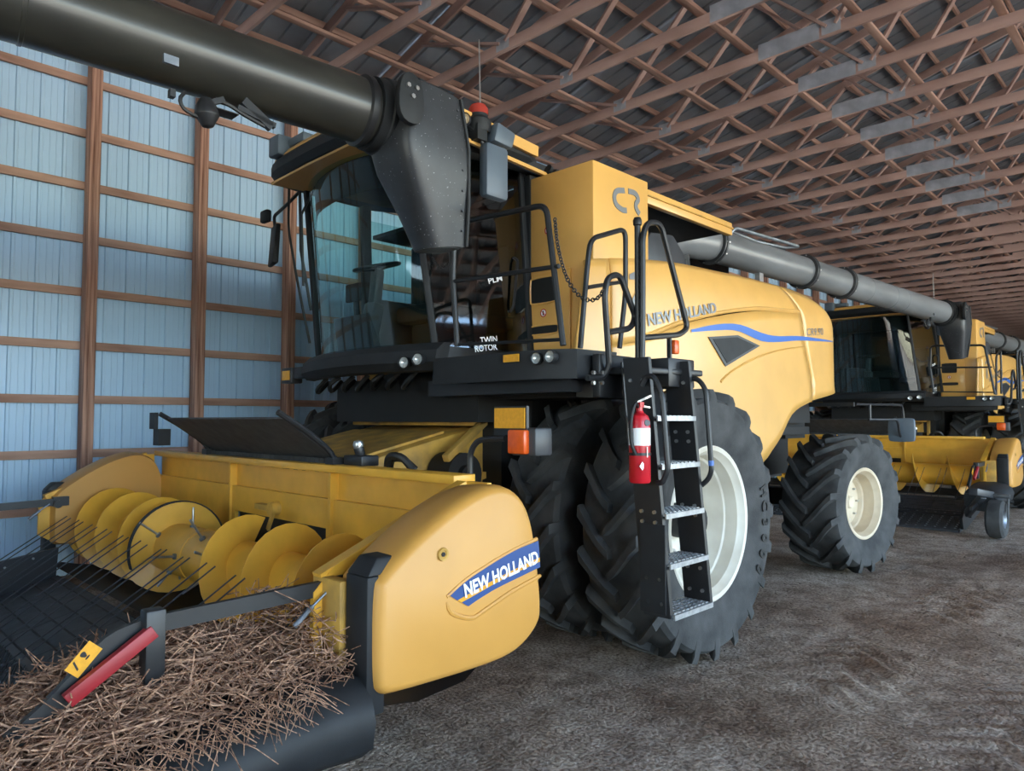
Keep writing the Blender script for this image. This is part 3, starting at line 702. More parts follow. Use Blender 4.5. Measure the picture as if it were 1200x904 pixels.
def panel(name, rows, sgn=-1, gap=.006):
    # shrink slightly so that neighbouring panels leave a shut line
    c = sum((sum(r, V((0,0))) for r in rows), V((0,0)))/(len(rows)*len(rows[0]))
    out = []
    for r in rows:
        row = []
        for p in r:
            d = p-c; L = d.length; q = c + d*(1-gap/max(L, .2)); y = surfY(q.x, q.y)
            row.append((q.x, y if sgn < 0 else mir(y), q.y))
        out.append(row)
    o = part(name, MB().grid(out), M['yellow'], comb, recalc=False, ang=60)
    sm = o.modifiers.new('thickness', 'SOLIDIFY'); sm.thickness = .03; sm.offset = -1 if sgn < 0 else 1
    return o
seam = [(717,405),(753,398),(807,377),(877,365),(937,368)]
vs_low = [(948,470),(950,450),(941,407),(937,368)]
P0 = coons(XZ([(674,420),(690,421),(716,424)]), XZ([(688,303),(700,302),(715,302)]), XZ([(674,420),(688,303)]), XZ([(716,424),(715,302)]), 6, 12)
P1 = coons(XZ(seam), XZ([(716,302),(750,303),(800,308),(860,320),(900,329),(923,334)]), XZ([(717,405),(716,302)]), XZ([(937,368),(923,334)]))
P2 = coons(XZ([(717,445),(800,480),(870,545),(899,522),(922,485),(948,470)]), XZ(seam), XZ([(717,445),(717,405)]), XZ(vs_low), 32, 14)
P3 = coons(XZ([(948,470),(975,463),(987,458),(992,448)]), XZ([(923,334),(945,341),(965,355),(980,378)]), XZ(vs_low+[(923,334)]), XZ([(992,448),(993,430),(991,405),(980,378)]), 14, 16)
for sg in (-1, 1):
    pp = [panel(n, r, sg) for n, r in (('front_side_panel', P0), ('upper_side_panel', P1), ('lower_side_panel', P2), ('rear_side_panel', P3)) if sg < 0 or n != 'front_side_panel']
    if sg < 0: sidep = pp
part('rear_hood', MB().box((8.0,3.75,2.1),(9.35,6.35,2.95)).box((6.9,3.7,2.6),(8.2,6.4,3.0)), M['dark'], comb)
part('engine_deck', MB().box((7.3,4.85,2.9),(9.3,6.3,3.92)).box((7.0,4.8,3.0),(7.6,6.35,3.66)), M['dark'], comb)
part('rear_cover', MB().prismY([(9.2,2.0),(9.2,3.0),(9.45,2.8),(9.55,2.2)], 3.75, 6.35), M['yellow'], comb, bevel=.04)
def deco_poly(name, px, mt, parent, off=.006):
    P = smooth_closed(XZ(px), 1) if len(px) > 5 else XZ(px)
    m = MB(); n = len(P)
    m.rings([[(x, surfY(x, z)+.0-off*0-.006, z) for x, z in P], [(x, surfY(x, z)-.006-off, z) for x, z in P]])
    return part(name, m, mt, parent)
def deco_strip(name, top, bot, mt, parent):
    a, b = spline(XZ(top), 24), spline(XZ(bot), 24)
    return part(name, MB().grid([[(p.x, surfY(p.x, p.y)-.008, p.y) for p in a], [(p.x, surfY(p.x, p.y)-.008, p.y) for p in b]]), mt, parent)
deco_strip('blue_stripe', [(805,387),(833,381),(860,381),(887,391),(905,394.5),(935,394.5),(978,400)], [(805,390),(833,388),(858,388.5),(885,400),(905,401.5),(935,399.5),(978,401)], M['blue2'], sidep[2])
tri = deco_poly('side_intake', [(824,395.5),(858,393.5),(884,406),(844,430)], M['grey_dk'], sidep[2])
deco_poly('intake_grille', [(829,398),(857,396),(879,406),(845,426)], M['black_pl'], tri, off=.010)
part('wheel_arch_ridge', MB().tube(spline([V((p.x, surfY(p.x, p.y)-.002, p.y)) for p in XZ([(838,448),(850,437),(880,420),(910,411),(938,407)])], 20), .012, 6), M['yellow'], sidep[2])
part('seam_ridge', MB().tube(spline([V((p.x, surfY(p.x, p.y)+.004, p.y+.02)) for p in XZ([(753,397),(807,376),(877,364),(935,367)])], 24), .016, 6), M['yellow'], sidep[1])
onS = lambda w: V((w.x, surfY(w.x, w.z)-.009, w.z))
lettering('lettering', 'NEW HOLLAND', pY(757,383,PYs), pY(834,368,PYs), .105, M['silver'], sidep[1], surf=onS, bold=.03)
lettering('lettering', 'CR9.90', pY(942,394,PYs), pY(963,393,PYs), .085, M['silver'], sidep[3], surf=onS, bold=.0, shear=.2)
deco_strip('leaf_emblem', [(736,322),(744,318),(748,318)], [(736,328),(743,328),(748,325)], M['silver'], sidep[1])
deco_strip('leaf_emblem', [(739,350),(744,341),(748,338)], [(740,372),(744,372),(748,368)], M['silver'], sidep[1])
# fairing in front of the auger elbow
part('elbow_fairing', MB().rings([[(5.02,3.42,2.95),(5.75,3.42,2.98),(5.75,3.42,3.25),(5.55,3.42,3.40),(5.2,3.42,3.36),(5.05,3.42,3.2)], [(5.02,4.4,2.95),(5.75,4.4,2.98),(5.75,4.4,3.25),(5.55,4.4,3.40),(5.2,4.4,3.36),(5.05,4.4,3.2)]]), M['grey_dk'], comb, bevel=.03)

# ---- unloading auger, folded back along the machine
AR = .204
def ax(X, dy=0, dz=0): return V((X, 4.45-.107*(X-7)+dy, 3.90-.0215*(X-7)+dz))
AD = (ax(10)-ax(9)).normalized()
aug = part('unloading_auger', MB().cyl(ax(7.8), ax(15.2), AR, 40).tube(spline([(6.72,4.42,2.9),(6.73,4.42,3.30),(6.86,4.43,3.62),(7.20,4.43,3.83),ax(7.8)], 20), AR*1.02, 32), M['grey_tube'], comb)
for X in (7.90, 10.08, 11.2):
    fo = part('flange', MB().lathe(ax(X), AD, [(AR,-.035),(AR+.04,-.035),(AR+.04,-.008),(AR+.025,-.006),(AR+.025,.006),(AR+.04,.008),(AR+.04,.035),(AR,.035)], 40), M['grey_dk'], aug)
    for k in range(10):
        a = 2*math.pi*k/10; c = ax(X, (AR+.026)*math.cos(a), (AR+.026)*math.sin(a))
        part('bolt', MB().cyl(c-AD*.045, c+AD*.045, .010, 6), M['steel'], fo)
for X in (11.9, 12.75, 13.2): part('weld_band', MB().lathe(ax(X), AD, [(AR,-.012),(AR+.004,-.008),(AR+.004,.008),(AR,.012)], 40), M['grey_tube'], aug)
part('elbow_ribs', MB().bar((6.95,4.2,3.45),(7.05,4.24,3.35),.05,.02).bar((7.02,4.2,3.53),(7.12,4.24,3.43),.05,.02).bar((7.09,4.21,3.6),(7.19,4.25,3.5),.05,.02), M['grey_tube'], aug)
part('auger_base', MB().lathe((6.72,4.42,2.95), (0,0,1), [(.34,0),(.34,.05),(.30,.06),(.30,.14),(.24,.16)], 32), M['grey_dk'], aug)
part('work_handle', MB().tube(fillet([ax(8.25,-.05,.2), ax(8.3,-.08,.27), ax(9.7,-.15,.27), ax(9.55,-.03,.25), ax(8.9,0,.22), ax(8.3,.02,.26)], .05), .022, 8).box(ax(8.15,-.08,.17), ax(8.27,.08,.28)), M['galv'], aug)
part('sensor', MB().box((8.0,3.78,3.35),(8.1,3.84,3.47)), M['steel'], aug)
# spout: a hood over the tube end that narrows to a downward mouth
DX = SP; DY = -.28
def sring(x0, x1, yc, hy, z0, z1, r=.07):
    P = rrect(0, 1, 0, 1, .001); P = smooth_closed([(x0+r,yc-hy),(x1-.02,yc-hy),(x1,yc-hy+.02),(x1,yc+hy-.02),(x1-.02,yc+hy),(x0+r,yc+hy),(x0,yc+hy-r),(x0,yc-hy+r)], 2)
    return [(x+DX, y+DY, z0+(z1-z0)*(x-x0)/(x1-x0)) for x, y in P]
SR = [sring(2.78,3.09,3.75,.19,3.93,3.90), sring(2.72,3.10,3.75,.225,3.90,3.87), sring(2.67,3.15,3.75,.235,3.66,3.66), sring(2.65,3.18,3.75,.235,3.50,3.50), sring(2.69,3.20,3.75,.22,3.36,3.36), sring(2.83,3.22,3.75,.17,3.10,3.13), sring(2.94,3.24,3.75,.135,2.87,2.92)]
sp_o = part('spout', MB().rings(SR), M['spout'], aug, ang=45)
part('spout_edge', MB().tube([(3.10+DX,3.525+DY,3.87),(3.165+DX,3.517+DY,3.55),(3.205+DX,3.56+DY,3.2),(3.235+DX,3.615+DY,2.92)], .014, 6), M['black_pl'], sp_o)
for k in range(7):
    t = .08+k*.14; p = V((3.06+.13*t+DX, 3.522+DY+(max(0,t-.45)*.16), 3.86-.92*t)); part('rivet', MB().cyl(p+V((0,.03,0)), p+V((0,-.008,0)), .009, 6), M['grey_dk'], sp_o)
part('spout_mouth', MB().rings([[(x, y, z-.006) for x, y, z in sring(2.95,3.22,3.75,.115,2.875,2.915,.05)], [(x, y, z-.001) for x, y, z in sring(2.95,3.22,3.75,.115,2.875,2.915,.05)]]), M['hose'], sp_o)
part('spout_collar', MB().lathe(ax(2.66+DX), AD, [(AR,-.06),(AR+.03,-.06),(AR+.035,.0),(AR+.045,.01),(AR+.045,.06),(AR+.03,.2)], 36), M['black_pl'], sp_o)
part('clamp_ring', MB().lathe(ax(2.55+DX), AD, [(AR,-.03),(AR+.022,-.02),(AR+.022,.02),(AR,.03)], 36), M['black'], sp_o)
ear = part('hinge_ear', MB().prismY(smooth_closed([(2.57+DX,3.57),(2.57+DX,3.82),(2.65+DX,3.91),(2.76+DX,3.84),(2.76+DX,3.57)], 2), 3.485+DY, 3.53+DY), M['black_pl'], sp_o, bevel=.006)
for x, z in ((2.635,3.80),(2.70,3.80),(2.67,3.74)): part('bolt', MB().cyl((x+DX,3.49+DY,z),(x+DX,3.473+DY,z),.016,6), M['steel'], ear)
# brackets, lamp and cable under the auger tube
def un(x, y, Y=3.85): return pY(x, y, Y)+V((DX, DY, 0))
br = part('auger_bracket', MB().bar(un(285,118), un(318,150), .03, .05).bar(un(278,126), un(322,148), .03, .03).bar(un(240,122), un(262,117),.03,.03), M['black'], aug)
part('lamp_cable', MB().tube(spline([un(217,108), un(211,116), un(216,128), un(232,137), un(242,140)], 12), .010, 6).tube(spline([un(252,116), un(270,124), un(285,134), un(310,148)], 10), .012, 6), M['hose'], aug)
lc = un(243,142); part('auger_lamp', MB().lathe(lc, (.1,0,-1), [(.03,-.12),(.055,-.08),(.065,-.03),(.03,.03),(.001,.04)], 16).box(un(248,128)+V((0,-.05,0)), un(276,138)+V((0,.05,0))), M['black'], aug, bevel=.006)
part('tube_sensor', MB().box(un(192,72,3.66), un(210,68,3.66)+V((0,.02,0))), M['galv'], aug)
part('end_sensor', MB().box(un(200,103,3.85), un(206,114,3.85)+V((0,.04,0))), M['black'], aug)

# ---- mirrors, beacon, antenna
mr = part('mirror', MB().box((-.12+3.76,3.84,3.42),(3.76+.12,3.94,3.84)), M['mirror_g'], comb, bevel=.035)
part('wide_mirror', MB().hexa([(3.72,3.84,3.86),(3.94,3.86,3.86),(3.94,3.97,3.86),(3.72,3.95,3.86),(3.76,3.84,4.02),(3.98,3.86,3.99),(3.98,3.97,3.99),(3.76,3.95,4.02)]), M['mirror_g'], mr, bevel=.02)
part('mirror_arm', MB().tube(fillet([(3.55,4.1,4.0),(3.6,3.95,3.95),(3.68,3.93,3.86),(3.7,3.93,3.7)], .05), .016, 8).tube([(3.7,3.93,3.7),(3.76,3.96,3.6)], .014, 8), M['black'], mr)
bc = part('beacon', MB().lathe((3.68,3.98,4.06), (0,0,1), [(.09,-.12),(.10,-.08),(.10,-.03),(.075,0),(.075,.02)], 24).box((3.6,3.9,3.86),(3.7,4.06,3.98)), M['black_pl'], comb)
part('beacon_dome', MB().lathe((3.68,3.98,4.08), (0,0,1), [(.078,0),(.078,.045),(.06,.075),(.001,.08)], 20), M['redlens'], bc)
part('antenna', MB().cyl((3.70,3.98,4.14),(3.685,3.98,4.68),.006,6), M['steel'], bc)
lamp(V((3.53,3.97,4.0)), (-1,-.5,-.1), .05, bc, 'roof_lamp')
lamp(V((3.2,4.05,3.8)), (-1,-.4,-.2), .06, cabo, 'roof_lamp')
mr2 = part('mirror', MB().hexa([(3.18,6.28,3.22),(3.22,6.46,3.20),(3.26,6.45,3.20),(3.24,6.27,3.22),(3.24,6.34,3.62),(3.27,6.50,3.60),(3.31,6.49,3.60),(3.29,6.33,3.62)]), M['black_pl'], comb, bevel=.015)
part('wide_mirror', MB().box((3.18,6.42,3.64),(3.24,6.56,3.76)), M['black_pl'], mr2, bevel=.02)
part('mirror_arm', MB().tube(fillet([(3.28,5.98,3.84),(3.25,6.2,3.74),(3.26,6.42,3.70),(3.27,6.4,3.5)], .04), .016, 8), M['black'], mr2)
part('roof_camera', MB().box((3.0,5.42,4.10),(3.14,5.72,4.18)).box((2.9,5.66,4.02),(3.05,5.84,4.2)), M['mirror_g'], comb, bevel=.02)

# ---- rear tail-lamp bracket and hitch
bt = part('lamp_bracket', MB().tube(fillet([(9.35,3.2,1.93),(9.9,2.95,1.93),(10.32,2.95,1.93),(10.40,2.95,1.60),(10.34,2.95,1.5),(10.2,2.95,1.52),(10.12,2.95,1.74),(9.5,3.1,1.74)], .08, 5), .016, 8).tube([(9.55,3.1,1.93),(9.55,3.1,1.74)], .016, 8), M['black'], comb)
part('tail_lamp', MB().prismX(rrect(2.78, 3.1, 1.45, 1.76, .1), 10.22, 10.28), M['mirror_g'], bt, bevel=.01)
part('rear_hitch', MB().box((9.2,4.4,.95),(9.9,5.7,1.2)).box((8.9,3.9,1.5),(9.5,6.2,2.05)), M['dark'], comb)
part('rear_frame', MB().bar((8.3,3.85,1.6),(9.4,3.85,1.6),.1,.1).bar((9.3,3.2,1.93),(9.3,4.2,1.93),.05,.05), M['dark'], comb)

# ================================================================== PICKUP HEADER
HG = 'pickup headers mounted on the combines'
hdr = thing('pickup_header', 'yellow pickup header with straw pile on its black end frame and blue-striped shield', 'header', (2.3, YC, 0), HG)
YN, YF = 2.80, 7.48
# back sheet around the feeder opening
bk = part('back_sheet', MB().box((2.66,YN,1.18),(2.69,YF,1.40)).box((2.62,YN,.62),(2.65,4.35,1.2)).box((2.62,5.75,.62),(2.65,YF,1.2)).box((2.62,4.35,1.0),(2.65,5.75,1.2)), M['yellow_h'], hdr)
part('fold', MB().hexa([(2.62,YN,1.16),(2.66,YN,1.2),(2.66,YF,1.2),(2.62,YF,1.16),(2.625,YN,1.155),(2.67,YN,1.19),(2.67,YF,1.19),(2.625,YF,1.155)]), M['yellow_h'], bk)
part('top_beam', MB().box((2.58,2.98,1.385),(2.74,YF,1.435)), M['yellow_h'], hdr, bevel=.006)
for y in (4.28, 5.82): part('rib', MB().box((2.60,y-.015,.62),(2.66,y+.015,1.38)), M['yellow_h'], bk)
part('latch', MB().box((2.56,5.05,1.06),(2.62,5.28,1.10)).cyl((2.55,5.02,1.08),(2.62,5.02,1.08),.05,16).bar((2.57,5.0,1.05),(2.57,5.08,.92),.02,.03), M['yellow_dusty'], bk)
part('feeder_throat', MB().box((2.66,4.36,.5),(2.8,5.74,1.0)), M['hose'], bk)
part('floor_pan', MB().grid([[(2.64,y,.48),(2.5,y,.40),(2.2,y,.38),(1.95,y,.42),(1.8,y,.46),(1.74,y,.44)] for y in (YN, YF)]), M['dark'], hdr, recalc=False)
ES = [(2.58,1.40),(2.50,1.40),(1.72,1.10),(1.62,1.0),(1.62,.72),(1.78,.62),(2.1,.60),(2.62,.72)]
for y0, y1 in ((YN-.02, YN+.01), (YF-.01, YF+.02)):
    es = part('end_sheet', MB().prismY(ES, y0, y1), M['yellow_h'], hdr)
    yy = (y0+y1)/2; s_ = 1 if yy < YC else -1
    part('top_flange', MB().bar((2.50,yy+.025*s_,1.405),(1.66,yy+.025*s_,1.055),.07,.035), M['yellow_h'], es)
    for x, z in ((1.85,.98),(1.93,1.0),(1.78,.7),(1.84,.62),(2.3,1.2)):
        part('bolt', MB().cyl((x,yy+s_*.015,z),(x,yy+s_*.035,z),.014,6), M['steel'], es)
    k_ = .45 if yy < YC else 1
    part('bearing_ring', MB().lathe((2.18,yy,.78), (0,s_,0), [(q*k_, h_) for q, h_ in ((.36,.015),(.36,.05),(.33,.06),(.33,.09),(.28,.1),(.28,.14),(.001,.14))], 36), M['yellow_h'], es)
# auger drum with helical flights and retracting fingers
AX, AZ2 = 2.16, .76
ag = part('auger_drum', MB().cyl((AX,YN+.12,AZ2),(AX,YF-.12,AZ2),.185,36), M['yellow_h'], hdr)
def flight(y0, y1, hand, ph=0, Ro=.355):
    turns = abs(y1-y0)/.56; n = int(turns*28); m = MB(); rows = []
    for i in range(n+1):
        t = i/n; a = ph+hand*2*math.pi*turns*t; y = y0+(y1-y0)*t; d = V((math.cos(a),0,math.sin(a))); c = V((AX,y,AZ2))
        rows.append([c+d*.175-V((0,.005,0)), c+d*Ro-V((0,.003,0)), c+d*Ro+V((0,.003,0)), c+d*.175+V((0,.005,0))])
    b = len(m.v); return m.rings(rows)
part('flight', flight(2.95, 4.62, -1, 1.0), M['yellow_h'], ag, ang=50)
part('flight', flight(7.32, 5.72, 1, .4), M['yellow_h'], ag, ang=50)
fa = [R(15+k*8) for k in range(24)]
part('end_flight', MB().rings([[V((AX+r*math.cos(a), 5.70+dy, AZ2+r*math.sin(a))) for r, dy in ((.18,-.004),(.352,-.003),(.352,.003),(.18,.004))] for a in fa]), M['yellow_h'], ag, ang=50)
part('flight_rim', MB().rings([[V((AX+r*math.cos(a), 5.70+dy, AZ2+r*math.sin(a))) for r, dy in ((.350,-.022),(.358,-.022),(.358,.022),(.350,.022))] for a in fa]), M['black_pl'], ag, ang=50)
for y in (4.66, 5.2): part('drum_band', MB().lathe((AX,y,AZ2), (0,1,0), [(.185,-.012),(.191,-.012),(.191,.012),(.185,.012)], 36), M['dark'] if y < 5 else M['yellow_h'], ag)
for i in range(16):
    y = 4.5+i*.085; a = i*2.4+.3; d = V((math.cos(a),0,math.sin(a))); c = V((AX,y,AZ2))
    part('finger', MB().cyl(c+d*.18, c+d*(.30+.06*math.cos(a-2.6)), .008, 8), M['steel'], ag)
    part('finger_guide', MB().cyl(c+d*.18, c+d*.20, .022, 8), M['galv'], ag)

# near and far end shields
SHpx = [(441.7,690),(449.7,677),(470.6,652),(509,614),(552,581),(588,566),(612,577),(625,602),(632,642),(639,713),(634,736),(612,765),(580,782),(461,819),(447,818),(441,806)]
SHY = 2.43
SH = smooth_closed([tuple((p.x, p.z)) for p in (pY(x, y, SHY) for x, y in SHpx)], 2)
for sg in (-1, 1):
    fy = (lambda y: y) if sg < 0 else (lambda y: 2*5.06-y)
    loops = []
    for y, d in ((2.74, .03), (2.68, .012), (2.60, .004), (2.50, 0), (2.462, .008), (2.44, .022), (2.43, .042)):
        loops.append([(x, fy(y), z) for x, z in inset(SH, d)])
    sh = part('end_shield', MB().rings(loops), M['yellow_pl'], hdr, ang=50)
    part('shield_front', MB().box((1.68,fy(2.47),.54),(1.77,fy(2.63),1.10)).hexa([(1.68,fy(2.47),1.10),(1.77,fy(2.47),1.10),(1.77,fy(2.63),1.10),(1.68,fy(2.63),1.10),(1.74,fy(2.49),1.17),(1.86,fy(2.49),1.17),(1.86,fy(2.62),1.17),(1.74,fy(2.62),1.17)]), M['black_pl'], sh, bevel=.01)
    if sg < 0: shield = sh
sy = 2.427
def decal(name, px, mt, y, th=.004):
    P = [pY(a, b, y) for a, b in px]
    return part(name, MB().rings([[(p.x, y, p.z) for p in P], [(p.x, y-th, p.z) for p in P]]), mt, shield)
def decal_strip(name, top, bot, mt, y):
    a, b = spline([pY(p, q, y) for p, q in top], 20), spline([pY(p, q, y) for p, q in bot], 20)
    return part(name, MB().grid([[(p.x, y, p.z) for p in a], [(p.x, y, p.z) for p in b]]), mt, shield)
decal_strip('blue_decal', [(525,697),(545,681.5),(570,665),(600,647),(631,634)], [(536,704),(552,695),(575,682),(602,668),(632.5,653.5)], M['blue'], sy-.002)
decal_strip('decal_stripe', [(536,704),(552,695),(575,682),(602,668),(632.5,653.5)], [(541,706.5),(556,698),(578,685.5),(604,672),(632.8,658.5)], M['amber'], sy-.002)
decal_strip('blue_stripe', [(541,706.5),(556,698),(578,685.5),(604,672),(632.8,658.5)], [(549,711),(562,702),(582,690),(606,678),(633,665)], M['blue'], sy-.002)
lettering('lettering', 'NEW HOLLAND', pY(545.5,701.5,sy-.006), pY(631.5,660,sy-.006), .066, M['white'], shield, bold=.035)
lipc = [pY(x, y, sy) for x, y in ((524,706),(530,719),(552,725),(565,718),(600,694),(634,675))]
part('shield_lip', MB().tube(spline([(p.x, sy+.006, p.z) for p in lipc], 24), [.006]+[.013]*22+[.008], 8), M['yellow_pl'], shield)
lip2 = [pY(x, y, sy) for x, y in ((524,700),(545,681),(570,664),(600,646),(630,632))]
part('shield_lip', MB().tube(spline([(p.x, sy+.006, p.z) for p in lip2], 24), .010, 8), M['yellow_pl'], shield)
p = pY(519,650,sy); part('shield_bolt', MB().lathe(p, (0,-1,0), [(.03,.0),(.028,.008),(.018,.006),(.016,.002),(.001,.002)], 20), M['yellow_dusty'], shield)
part('bolt', MB().cyl(p+V((0,.004,0)), p+V((0,-.006,0)), .011, 6), M['dark'], shield)

# reflector and indicator on a bent bracket behind the shield
ib = part('indicator_bracket', MB().tube(fillet([pX(551,575,2.86), pX(551,530,2.86), pX(560,516,2.86), pX(592,514,2.86)], .06, 5), .018, 8), M['black'], hdr)
q0, q1 = pX(579,504,2.87), pX(617,476,2.87)
part('reflector_plate', MB().box((2.87,q0.y,q0.z-.03),(2.89,q1.y,q1.z)), M['black'], ib)
part('reflector', MB().box((2.862,q0.y-.01,q0.z+.01),(2.872,q1.y+.01,q1.z-.01)), M['amber'], ib)
q0, q1 = pX(594,532,2.84), pX(614,504,2.84)
part('indicator', MB().box((2.84,q0.y,q0.z),(2.90,q1.y,q1.z)), M['orange'], ib, bevel=.012)
part('indicator_housing', MB().box((2.88,q0.y+.01,q0.z-.01),(3.02,q1.y-.05,q1.z+.01)), M['grey_dk'], ib, bevel=.012)

# wind screen sheet over the back beam
ws0, ws1 = (2.70, 1.46), (2.29, 1.745)
wsn = part('wind_sheet', MB().hexa([(ws0[0],4.34,ws0[1]),(ws0[0],6.35,ws0[1]),(ws1[0],6.35,ws1[1]),(ws1[0],4.34,ws1[1])] + [(x+.01, y, z+.012) for x, y, z in ((ws0[0],4.34,ws0[1]),(ws0[0],6.35,ws0[1]),(ws1[0],6.35,ws1[1]),(ws1[0],4.34,ws1[1]))]), M['rubber_b'], hdr)
fm = MB()
for k in range(34): y = 4.34+k*.0595; fm.box((2.66,y,1.37+.02*random.random()),(2.675,y+.056,1.47))
part('rubber_fringe', fm, M['rubber'], wsn)
for y in (4.32, 6.38):
    part('arm', MB().tube(spline([(2.24,y,1.79),(2.42,y,1.68),(2.62,y,1.53),(2.68,y,1.42)], 12), .02, 8).box((2.62,y-.05,1.38),(2.76,y+.05,1.48)), M['black'], wsn)
part('end_reflector', MB().box((2.22,6.44,1.66),(2.25,6.56,1.80)).box((2.24,6.40,1.52),(2.34,6.52,1.66)), M['black_pl'], wsn)
part('valve_block', MB().box((2.68,4.02,1.43),(2.82,4.24,1.50)).cyl((2.74,4.12,1.5),(2.72,4.12,1.56),.035,12), M['black'], hdr, bevel=.01)
part('knob', MB().lathe((2.72,4.12,1.57), (0,0,1), [(.001,.035),(.03,.025),(.038,0),(.03,-.025),(.001,-.03)], 16), M['steel'], hdr)
part('hose_loop', MB().tube(spline([(2.8,3.9,1.42),(2.76,3.82,1.5),(2.78,3.72,1.5),(2.84,3.68,1.42)], 12), .025, 8).tube(spline([(2.84,3.92,1.42),(2.8,3.84,1.48),(2.82,3.74,1.48),(2.88,3.70,1.42)], 12), .02, 8), M['hose'], hdr)

# pickup deck: rear and front belts, tines
def bz(x): return .40 - .27*(1.74-x)
nb = 7; bw = (7.22-2.92)/nb
for k in range(nb):
    y0 = 2.92+k*bw; y1 = y0+bw-.012
    for xa, xb in ((1.72, 1.14), (1.08, .42)):
        m = MB(); L = []
        for y in (y0, y1):
            L.append([(xa,y,bz(xa)),(xb,y,bz(xb)),(xb-.045,y,bz(xb)-.03),(xb-.045,y,bz(xb)-.07),(xb,y,bz(xb)-.10),(xa,y,bz(xa)-.10),(xa+.045,y,bz(xa)-.07),(xa+.045,y,bz(xa)-.03)])
        part('belt', m.rings(L), M['rubber_b'], hdr)
sl = MB()
for k in range(5):
    x = 1.66-.13*k; sl.bar((x,2.92,bz(x)+.004),(x,7.2,bz(x)+.004),.012,.006)
part('belt_slats', sl, M['rubber'], hdr)
tn = MB()
for r in range(9):
    x = 1.02-.075*r
    for k in range(62):
        y = 2.97+k*.069+random.uniform(-.01,.01)+(.03 if r % 2 else 0); lean = random.uniform(.02,.05)
        tn.tube([(x,y,bz(x)),(x+lean,y,bz(x)+.075)], [.004,.0025], 4)
o = part('tines', tn, M['black'], hdr); o['kind'] = 'stuff'
tb = MB()
for r in range(9):
    x = 1.02-.075*r
    for k in range(31):
        y = 2.97+k*.138; tb.box((x-.012,y-.012,bz(x)),(x+.012,y+.012,bz(x)+.01))
o = part('tine_bases', tb, M['galv'], hdr); o['kind'] = 'stuff'
part('seal_strip', MB().bar((1.11,2.9,bz(1.11)+.005),(1.11,7.24,bz(1.11)+.005),.06,.012), M['grey_dk'], hdr)
# end frames of the pickup
for y, s_ in ((2.86, -1), (7.30, 1)):
    ef = part('end_frame', MB().prismY([(1.74,.62),(1.1,.52),(.45,.34),(.30,.22),(.35,.05),(.5,-.0+.03),(1.72,.28)], y-.02, y+.02), M['black'], hdr)
    for k in range(6):
        p = V((.55+.2*k, y-s_*.02, .30+.05*k)); part('bolt', MB().cyl(p, p-V((0,s_*.012,0)), .010, 6), M['steel'], ef)
part('front_roller', MB().cyl((.42,2.9,bz(.42)-.05),(.42,7.26,bz(.42)-.05),.04,16), M['black'], hdr)
# rounded black fender at the near end
fnd = []
for t in range(13):
    u = t/12; X = .62+1.06*u; top = .56+.12*u+.04*math.sin(u*3.1); 
    fnd.append([(X,2.88,top+.02),(X,2.66,top+.03),(X,2.52,top+.01),(X,2.43,top-.05),(X,2.40,top-.13),(X,2.42,top-.24+.05*(1-u)),(X,2.5,top-.30+.06*(1-u)),(X,2.62,top-.30+.06*(1-u)),(X,2.88,top-.28+.06*(1-u))])
part('end_fender', MB().rings(fnd), M['black_pl'], hdr, ang=50)
part('near_frame_bar', MB().bar((-.3,2.60,.44),(.95,2.60,.585),.03,.05), M['black'], hdr)
part('corner_post', MB().box((1.66,2.64,.50),(1.72,2.86,1.06)), M['yellow_dusty'], hdr, bevel=.006)
# wind guard: arms, cross tube and paired rods
WA = 2.80
apts = [pY(x, y, WA) for x, y in ((10,872),(50,838),(85,802),(112,770),(135,750),(165,737),(182,731),(388,687))]
def flatbar(pts, w, h):
    L = []
    for i, p in enumerate(pts):
        t = (pts[min(i+1,len(pts)-1)]-pts[max(i-1,0)]).normalized(); n = V((-t.z,0,t.x))
        L.append([p+n*h/2+V((0,w/2,0)), p+n*h/2-V((0,w/2,0)), p-n*h/2-V((0,w/2,0)), p-n*h/2+V((0,w/2,0))])
    return MB().rings(L)
for y in (WA, 7.36):
    ar = part('guard_arm', flatbar([V((p.x, y, p.z)) for p in spline(apts[:7], 18)] + [V((apts[7].x, y, apts[7].z))], .03, .062), M['black'], hdr, ang=50)
    if y == WA:
        c = pY(98,773,WA-.02); d = (pY(110,757,WA-.02)-pY(83,789,WA-.02)).normalized()
        part('warning_label', MB().bar(c-d*.055, c+d*.055, .004, .055), M['amber'], ar)
        for sft in (-.02, .02): lettering('warning_mark', '!' if sft > 0 else '/', c+d*(sft-.01)+V((0,-.004,-.012)), c+d*(sft+.01)+V((0,-.004,-.012)), .03, M['hose'], ar)
    rp0, rp1 = pY(78,822,WA-.05), pY(180,739,WA-.05); dy = y-WA
    rb_ = part('red_link', MB().bar(rp0+V((0,dy,0)), rp1+V((0,dy,0)), .035, .05), M['redbar'], hdr, bevel=.004)
    c = pY(180,727,WA-.03); part('joint_block', MB().box(c+V((-.035,dy-.03,-.22)), c+V((.035,dy+.04,.04))), M['black'], hdr, bevel=.008)
    c = pY(392,690,WA); piv = part('pivot', MB().cyl(c+V((0,dy-.06,0)), c+V((0,dy+.06,0)), .035, 16).box(c+V((-.03,dy-.03,-.02)), c+V((.09,dy+.03,.06))), M['black'], hdr)
    part('gas_strut', MB().cyl(pY(384,693,WA-.05)+V((0,dy,0)), pY(362,715,WA-.05)+V((0,dy,0)), .006, 8).cyl(pY(366,711,WA-.05)+V((0,dy,0)), pY(345,735,WA-.05)+V((0,dy,0)), .012, 10), M['galv'], hdr)
part('cross_tube', MB().cyl((.70,2.8,.22),(.70,7.36,.22),.022,12), M['black'], hdr)
